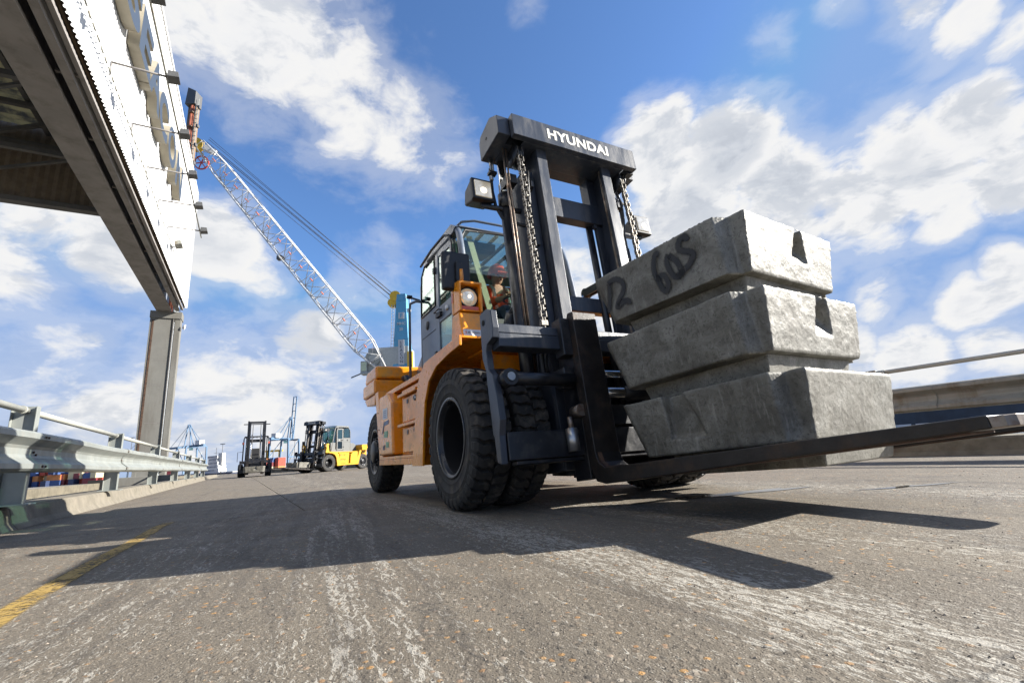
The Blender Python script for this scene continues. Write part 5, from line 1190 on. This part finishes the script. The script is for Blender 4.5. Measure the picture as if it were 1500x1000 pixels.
# ------------------------------------------------------------------ driver
def skin_body(name, V, E, rad, m, parent, loc=None, sub=2):
    me = bpy.data.meshes.new(name); me.from_pydata(V, E, []); me.update()
    o = bpy.data.objects.new(name, me); COL.objects.link(o); o.parent = parent
    md = o.modifiers.new('skin', 'SKIN'); md.use_smooth_shade = True
    for i, r_ in enumerate(rad):
        d_ = me.skin_vertices[0].data[i]; d_.radius = r_ if isinstance(r_, tuple) else (r_, r_); d_.use_root = (i == 0)
    s = o.modifiers.new('sub', 'SUBSURF'); s.levels = sub; s.render_levels = sub
    me.materials.append(m); return o
FM = FL.matrix_basis.copy()
def W3(x, y, z): return FM @ Vector((x, y, z))
pw = FM @ Vector((-1.45, -.02, 1.95))
man = thing('person', 'driver in orange helmet and orange hi-vis jacket seated inside the cab, hands on the wheel', 'person', tuple(pw), FL.rotation_euler[2])
V = [(0, 0, .08), (-.06, 0, .30), (-.04, 0, .50), (-.02, 0, .58), (0, 0, .68), (.02, 0, .76),
     (-.04, -.19, .50), (.12, -.25, .27), (.40, -.15, .25), (.50, -.13, .27), (-.04, .19, .50), (.12, .25, .27), (.40, .15, .25), (.50, .13, .27),
     (.06, -.11, .06), (.48, -.14, .10), (.62, -.14, -.33), (.74, -.14, -.36), (.06, .11, .06), (.48, .14, .10), (.62, .14, -.33), (.74, .14, -.36)]
E_ = [(0, 1), (1, 2), (2, 3), (3, 4), (4, 5), (2, 6), (6, 7), (7, 8), (8, 9), (2, 10), (10, 11), (11, 12), (12, 13), (0, 14), (14, 15), (15, 16), (16, 17), (0, 18), (18, 19), (19, 20), (20, 21)]
rad = [(.15, .12), (.15, .11), (.13, .10), .055, .09, .075, .075, .055, .035, .03, .075, .055, .035, .03, .09, .07, .05, .045, .09, .07, .05, .045]
skin_body('body', V, E_, rad, M['skin'], man)
V2 = [(0, 0, .07), (-.06, 0, .30), (-.04, 0, .49), (-.04, -.19, .50), (.12, -.25, .27), (.34, -.17, .25), (-.04, .19, .50), (.12, .25, .27), (.34, .17, .25)]
skin_body('jacket', V2, [(0, 1), (1, 2), (2, 3), (3, 4), (4, 5), (2, 6), (6, 7), (7, 8)], [(.175, .145), (.17, .13), (.15, .115), .09, .07, .055, .09, .07, .055], M['hivis'], man)
V3 = [(0, 0, .07), (.06, -.11, .06), (.48, -.14, .10), (.62, -.14, -.27), (.06, .11, .06), (.48, .14, .10), (.62, .14, -.27)]
skin_body('trousers', V3, [(0, 1), (1, 2), (2, 3), (0, 4), (4, 5), (5, 6)], [.15, .105, .085, .065, .105, .085, .065], M['navy'], man)
q = MB(); q.lathe([(.135, .70), (.128, .72), (.12, .77), (.09, .83), (.04, .86), (0, .865)], (0, 0, 0), 'z', 28); q.box(.08, .17, -.07, .07, .695, .71); o = q.build('helmet', M['helmet'], man)
q = MB()
for s in (-1, 1): q.tube([(.155, s * .09, .12), (.115, s * .10, .32), (.085, s * .10, .49), (-.02, s * .10, .57)], .02, 6)
q.lathe([(.178, 0), (.18, .04)], (-.03, 0, .17), 'z', 24); q.build('reflective_tape', M['reflect'], man)
q = MB()
for s in (-1, 1): q.cyl((.083, s * .032, .69), (.09, s * .032, .69), .012, n=8)
q.build('eyes', M['trim'], man)
q = MB(); q.prism([(.09, .685), (.118, .65), (.09, .645)], 'y', -.012, .012); q.build('nose', M['skin'], man)
q = MB(); q.box(.085, .092, -.025, .025, .615, .623); q.build('mouth', M['cranered'], man)
for s in (-1, 1):
    q = MB()
    for k in range(4): q.tube([(.52, s * (.10 + k * .02), .28), (.555 + .004 * k, s * (.10 + k * .02), .285), (.575, s * (.10 + k * .02), .26), (.56, s * (.10 + k * .02), .24)], .009, 6)
    q.tube([(.50, s * .10, .28), (.53, s * .08, .27), (.545, s * .085, .25)], .010, 6); q.build('hand', M['skin'], man)

# ------------------------------------------------------------------ ingots
tex = bpy.data.textures.new('cast_skin', 'CLOUDS'); tex.noise_scale = .11; tex.noise_depth = 4
tex2 = bpy.data.textures.new('cast_chips', 'CLOUDS'); tex2.noise_scale = .018; tex2.noise_depth = 2
IW, IL, IXS, IS, IH, IDS, IDR, IDF = .595, 1.156, .135, .095, .343, .034, .113, .051
def ingot_mesh(name, notch_front, notch_side, hump=True, seed=0):
    rr = random.Random(seed)
    def ring(z):
        k = z / IH; ds = IDS * (1 - k); dr = IDR * (1 - k); df = IDF * (1 - k); W = IW
        return [(-IL + dr + .06, -W + ds), (-IXS, -W + ds), (-IXS + .035, -W + IS + ds), (-df, -W + IS + ds), (-df, W - IS - ds), (-IXS + .035, W - IS - ds), (-IXS, W - ds), (-IL + dr + .06, W - ds), (-IL + dr, W - ds - .05), (-IL + dr, -W + ds + .05)]
    q = MB(); a = ring(0); b = ring(IH); n = len(a)
    q.add([(x, y, 0) for x, y in a] + [(x, y, IH) for x, y in b], [tuple(range(n))[::-1], tuple(range(n, 2 * n))] + [(i, (i + 1) % n, n + (i + 1) % n, n + i) for i in range(n)])
    o = q.build(name, M['ingot'])
    cutters = []
    if notch_front is not None:
        y, w_, z0, w1 = notch_front; c = MB()
        V = [(.02, y - w_, z0), (.02, y + w_, z0 - .005), (.02, y + w1, IH + .03), (.02, y - w1 * .6, IH + .03), (-.03, y - w_ * .9, z0 + .02), (-.03, y + w_ * .85, z0 + .015), (-.15, y + w1 * .4, IH + .03), (-.15, y - w1 * .3, IH + .03)]
        c.add(V, [(0, 1, 2, 3), (7, 6, 5, 4), (0, 4, 5, 1), (1, 5, 6, 2), (2, 6, 7, 3), (3, 7, 4, 0)]); cutters.append(c)
    if notch_side:
        c = MB(); y = -IW
        V = [(-.80, y - .02, .075), (-.52, y - .02, .075), (-.66, y - .02, IH + .03), (-.80, y - .02, IH + .03), (-.78, y + .06, .095), (-.56, y + .05, .095), (-.67, y + .075, IH + .03), (-.78, y + .075, IH + .03)]
        c.add(V, [(0, 1, 2, 3), (7, 6, 5, 4), (0, 4, 5, 1), (1, 5, 6, 2), (2, 6, 7, 3), (3, 7, 4, 0)]); cutters.append(c)
    cos_ = []
    for c in cutters:
        co = c.build('cut', M['ingot'], loc=(seed * 3.7, 0, 0)); cos_.append(co)
        bm_ = o.modifiers.new('cut', 'BOOLEAN'); bm_.operation = 'DIFFERENCE'; bm_.object = co; bm_.solver = 'EXACT'
    b_ = o.modifiers.new('bev', 'BEVEL'); b_.width = .011; b_.segments = 2; b_.limit_method = 'ANGLE'; b_.angle_limit = radians(30)
    rm = o.modifiers.new('remesh', 'REMESH'); rm.mode = 'VOXEL'; rm.voxel_size = .0095; rm.use_smooth_shade = True
    d1 = o.modifiers.new('d1', 'DISPLACE'); d1.texture = tex; d1.strength = .010; d1.mid_level = .5; d1.texture_coords = 'GLOBAL'
    d2 = o.modifiers.new('d2', 'DISPLACE'); d2.texture = tex2; d2.strength = .0035; d2.mid_level = .5; d2.texture_coords = 'GLOBAL'
    o.location = (seed * 3.7, 0, 0)
    dg = bpy.context.evaluated_depsgraph_get(); dg.update()
    me = bpy.data.meshes.new_from_object(o.evaluated_get(dg)); me.name = name
    bpy.data.objects.remove(o)
    for co in cos_: bpy.data.objects.remove(co)
    return me
def put_ingot(me, pose, label, base, root=FM, lip=True):
    x, y, z, yw, th = pose
    o = bpy.data.objects.new('ingot', me); COL.objects.link(o)
    o.matrix_world = root @ Matrix.Translation((x, y, z)) @ Matrix.Rotation(radians(yw), 4, 'Z') @ Matrix.Rotation(radians(-th), 4, 'Y')
    tag(o, label, 'ingot', 'cast ingots carried on forks')
    q = MB(); x0, x1, y0, y1, h = base
    q.add([(x0 + .04, y0 + .02, -h), (x1 - .03, y0 + .02, -h), (x1 - .03, y1 - .02, -h), (x0 + .04, y1 - .02, -h), (x0, y0, .004), (x1, y0, .004), (x1, y1, .004), (x0, y1, .004)],
          [(0, 3, 2, 1), (4, 5, 6, 7), (0, 1, 5, 4), (1, 2, 6, 5), (2, 3, 7, 6), (3, 0, 4, 7)])
    q.build('base_lug', M['ingot'], o, bevel=.01)
    if lip:
        q = MB(); rr = random.Random(int(z * 100))
        for i in range(44):                      # ragged casting fins left along the top rim
            t = rr.random(); e = rr.choice((0, 0, 1))
            if e == 0: px_, py_, nx, ny = -IL + .05 + t * (IL - IXS - .06), -IW + .004, 1, 0
            else: px_, py_, nx, ny = -.004, -IW + IS + .02 + t * (2 * IW - 2 * IS - .04), 0, 1
            L_ = rr.uniform(.006, .022); h_ = rr.uniform(.001, .004)
            q.add([(px_ - nx * L_, py_ - ny * L_, IH - .006), (px_ + nx * L_, py_ + ny * L_, IH - .006), (px_ + nx * L_ * .3, py_ + ny * L_ * .3, IH + h_), (px_ - nx * L_ * .4 + ny * -.012, py_ + nx * .012 - ny * L_ * .4, IH + .001)], [(0, 1, 2), (0, 2, 3), (1, 3, 2), (0, 3, 1)])
        q.build('casting_fins', M['ingot'], o)['kind'] = 'stuff'
    return o
mt = ingot_mesh('ingot_top', (.07, .11, .10, .03), False, seed=1)
mm = ingot_mesh('ingot_middle', (.07, .115, .085, .065), False, seed=2)
mbm = ingot_mesh('ingot_bottom', None, True, seed=3)
ti = put_ingot(mt, (2.171, .15, 1.291, 4.701, 2.213), 'topmost grey cast ingot of the stack, with black sprayed marks on its side', (-.98, -.10, -.44, .44, .112))
put_ingot(mm, (2.227, .136, .838, 2.983, 3.345), 'middle grey cast ingot, between the other two of the stack', (-.98, -.10, -.44, .44, .118))
put_ingot(mbm, (2.325, .149, .381, 4.652, 2.96), 'bottom grey cast ingot with a triangular side pocket, resting directly on the large forks', (-1.0, -.08, -.33, .52, .125), lip=True)
# sprayed marking, following the side face
S_ = {'one': [(-0.968, 0.268), (-0.977, 0.217), (-1.002, 0.135), (-1.028, 0.072)], 'two': [(-0.983, 0.266), (-0.943, 0.276), (-0.903, 0.272), (-0.861, 0.245), (-0.845, 0.203), (-0.87, 0.159), (-0.916, 0.123), (-0.94, 0.088), (-.925, .085), (-0.881, 0.102), (-0.834, 0.093), (-0.828, 0.064)],
      'six': [(-0.516, 0.286), (-0.543, 0.294), (-0.567, 0.261), (-0.581, 0.208), (-0.572, 0.139), (-0.552, 0.074), (-0.531, 0.049), (-0.507, 0.073), (-0.505, 0.115), (-0.525, 0.148), (-0.556, 0.148), (-.572, .120)],
      'nought': [(-0.451, 0.255), (-0.475, 0.221), (-0.471, 0.155), (-0.441, 0.103), (-0.398, 0.109), (-0.398, 0.156), (-0.419, 0.205), (-0.455, 0.253)], 'ess': [(-0.303, 0.274), (-0.314, 0.305), (-0.348, 0.309), (-0.374, 0.28), (-0.371, 0.245), (-0.326, 0.218), (-0.293, 0.192), (-0.308, 0.164), (-0.343, 0.133), (-0.391, 0.118), (-0.432, 0.101)]}
bvt = None
for k, pts in S_.items():
    # smooth the stroke
    P_ = [Vector(p) for p in pts]; sm = []
    for i in range(len(P_) - 1):
        p0 = P_[max(0, i - 1)]; p1 = P_[i]; p2 = P_[i + 1]; p3 = P_[min(len(P_) - 1, i + 2)]
        for j in range(6):
            t = j / 6; sm.append(.5 * ((2 * p1) + (p2 - p0) * t + (2 * p0 - 5 * p1 + 4 * p2 - p3) * t * t + (3 * p1 - p0 - 3 * p2 + p3) * t ** 3))
    sm.append(P_[-1]); n = len(sm); vs = []; ed = []; fs = []; hw = .029
    for i, p in enumerate(sm):
        d_ = (sm[min(n - 1, i + 1)] - sm[max(0, i - 1)]).normalized(); nn = Vector((-d_.y, d_.x))
        end = 1.
        for kk, t in enumerate((-1, -.5, 0, .5, 1)):
            w_ = p + nn * t * hw
            yy = -IW + IDS * (1 - w_.y / IH) - .0085
            vs.append((w_.x, yy, w_.y)); ed.append((1 - abs(t)) * (0 if i in (0, n - 1) else 1))
        if i:
            o_ = i * 5
            for kk in range(4): fs.append((o_ - 5 + kk, o_ - 4 + kk, o_ + 1 + kk, o_ + kk))
    me = bpy.data.meshes.new('sprayed_mark'); me.from_pydata(vs, [], fs); me.materials.append(M['spray']); me.update()
    at = me.attributes.new('edge', 'FLOAT', 'POINT'); at.data.foreach_set('value', ed)
    o = bpy.data.objects.new('sprayed_mark', me); COL.objects.link(o); o.parent = ti

# ------------------------------------------------------------------ distant forklifts
def copy_tree(o, parent, swap):
    c = o.copy(); COL.objects.link(c); c.parent = parent
    if c.type == 'MESH':
        for i, sl in enumerate(c.material_slots):
            m_ = sl.material
            if m_ in swap:
                c.material_slots[i].link = 'OBJECT'; c.material_slots[i].material = swap[m_]
        for md in list(c.modifiers): c.modifiers.remove(md)
    for ch in KID.get(o, []): copy_tree(ch, c, swap)
    return c
KID = {}
for o in bpy.data.objects:
    if o.parent: KID.setdefault(o.parent, []).append(o)
SKIP = ('beam_lettering', 'sticker', 'sticker_print', 'bolt_row', 'print_line')
f2 = thing('forklift_truck', 'distant yellow forklift with grey cab and black mast, carrying an ingot, beside the orange one', 'forklift', (-13.3, 31.2, 0), radians(-116), None)
f2.scale = (.94, .94, .94)
for ch in KID[FL]:
    if ch.name.split('.')[0] in SKIP or ch is man: continue
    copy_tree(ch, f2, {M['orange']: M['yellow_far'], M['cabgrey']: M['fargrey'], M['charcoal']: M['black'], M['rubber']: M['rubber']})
bpy.context.view_layer.update()
f2m = Matrix.Translation(f2.location) @ Matrix.Rotation(f2.rotation_euler[2], 4, 'Z') @ Matrix.Scale(.94, 4)
i2 = put_ingot(mm, (2.1, .15, .40, 3, 3), 'grey ingot on the forks of the distant yellow forklift', (-1.0, -.08, -.4, .5, .12), root=f2m, lip=False)
# the nearer dark one: open overhead guard, seen from the front
f3 = thing('forklift_truck', 'distant black forklift with open overhead guard seen head-on, carrying a pale ingot', 'forklift', (-16.95, 30.6, 0), radians(-62))
def p3(n, m, f, b=0, parent=None): return part(n, m, f, b, parent or f3)
for s in (-1, 1):
    put_wheel(f3, 0, s * .80, .40, .13, s, 'deep', 24)
    w = put_wheel(f3, -2.2, s * .68, .34, .10, s, 'hub', 20)
    p3('mast_rail', M['black'], lambda q: (q.box(.45, .60, s * .52, s * .42, .15, 3.45), q.box(.50, .62, s * .42, s * .33, .15, 3.38)))
    p3('guard_post', M['black'], lambda q: (q.tube([(.15, s * .72, .9), (0, s * .70, 2.35), (-.15, s * .66, 2.5)], .035, 8), q.tube([(-1.6, s * .62, .9), (-1.5, s * .60, 2.5)], .035, 8)))
    p3('mirror_bracket', M['black'], lambda q: q.tube([(.15, s * .72, 1.55), (.15, s * 1.0, 1.55), (.15, s * 1.0, .95)], .015, 6))
    p3('turn_lamp', M['amber'], lambda q: q.box(.12, .2, s * .78, s * .68, 2.0, 2.15), .01)
    p3('lift_cylinder', M['chrome'], lambda q: q.cyl((.42, s * .26, .4), (.42, s * .26, 2.6), .03, n=10))
    p3('lift_chain', M['chain'], lambda q: q.box(.55, .58, s * .22 - .02, s * .22 + .02, .9, 3.2))
    p3('fork', M['forksteel'], lambda q: q.prism([(.72, .15), (.72, .95), (.78, .95), (.78, .2), (1.9, .18), (1.9, .15)], 'y', s * .5, s * .35))
p3('mast_crossbar', M['black'], lambda q: q.box(.47, .58, -.52, .52, 3.30, 3.42)); p3('mast_crossbar', M['black'], lambda q: q.box(.42, .5, -.52, .52, 2.12, 2.30)); p3('head_arm', M['black'], lambda q: q.box(.47, .55, -.75, .75, 3.22, 3.27))
p3('overhead_guard', M['black'], lambda q: (q.box(-1.6, -.1, -.66, -.58, 2.48, 2.54), q.box(-1.6, -.1, .58, .66, 2.48, 2.54), q.box(-.2, -.1, -.66, .66, 2.46, 2.54), *[q.box(-1.6, -.1, y - .02, y + .02, 2.49, 2.53) for y in (-.4, -.2, 0, .2, .4)]))
p3('body', M['black'], lambda q: (q.prism([(-2.5, .35), (.2, .3), (.2, .95), (-.3, 1.05), (-1.2, 1.0), (-2.6, 1.2)], 'y', -.62, .62)), .02)
p3('counterweight', M['charcoal'], lambda q: q.prism([(-2.75, .4), (-2.2, .35), (-2.1, 1.2), (-2.7, 1.2)], 'y', -.66, .66), .03)
p3('driver_seat', M['seat'], lambda q: (q.box(-1.3, -.8, -.25, .25, 1.0, 1.2), q.prism([(-1.4, 1.2), (-1.25, 1.2), (-1.3, 1.8), (-1.42, 1.8)], 'y', -.25, .25), q.lathe([(.2, 0), (.19, .05)], (-.55, 0, 1.35), 'z', 16)), .02)
p3('carriage', M['black'], lambda q: (q.box(.62, .72, -.85, .85, .80, .98), q.box(.62, .72, -.85, .85, .25, .42), q.box(.62, .70, -.85, -.77, .25, 1.0), q.box(.62, .70, .77, .85, .25, 1.0), q.box(.5, .62, -.3, .3, .3, 1.1)), .01)
f3m = Matrix.Translation(f3.location) @ Matrix.Rotation(f3.rotation_euler[2], 4, 'Z')
put_ingot(mt, (1.95, 0, .27, 0, 0), 'pale ingot held low in front of the distant black forklift', (-1.0, -.1, -.3, .3, .03), root=f3m, lip=False)
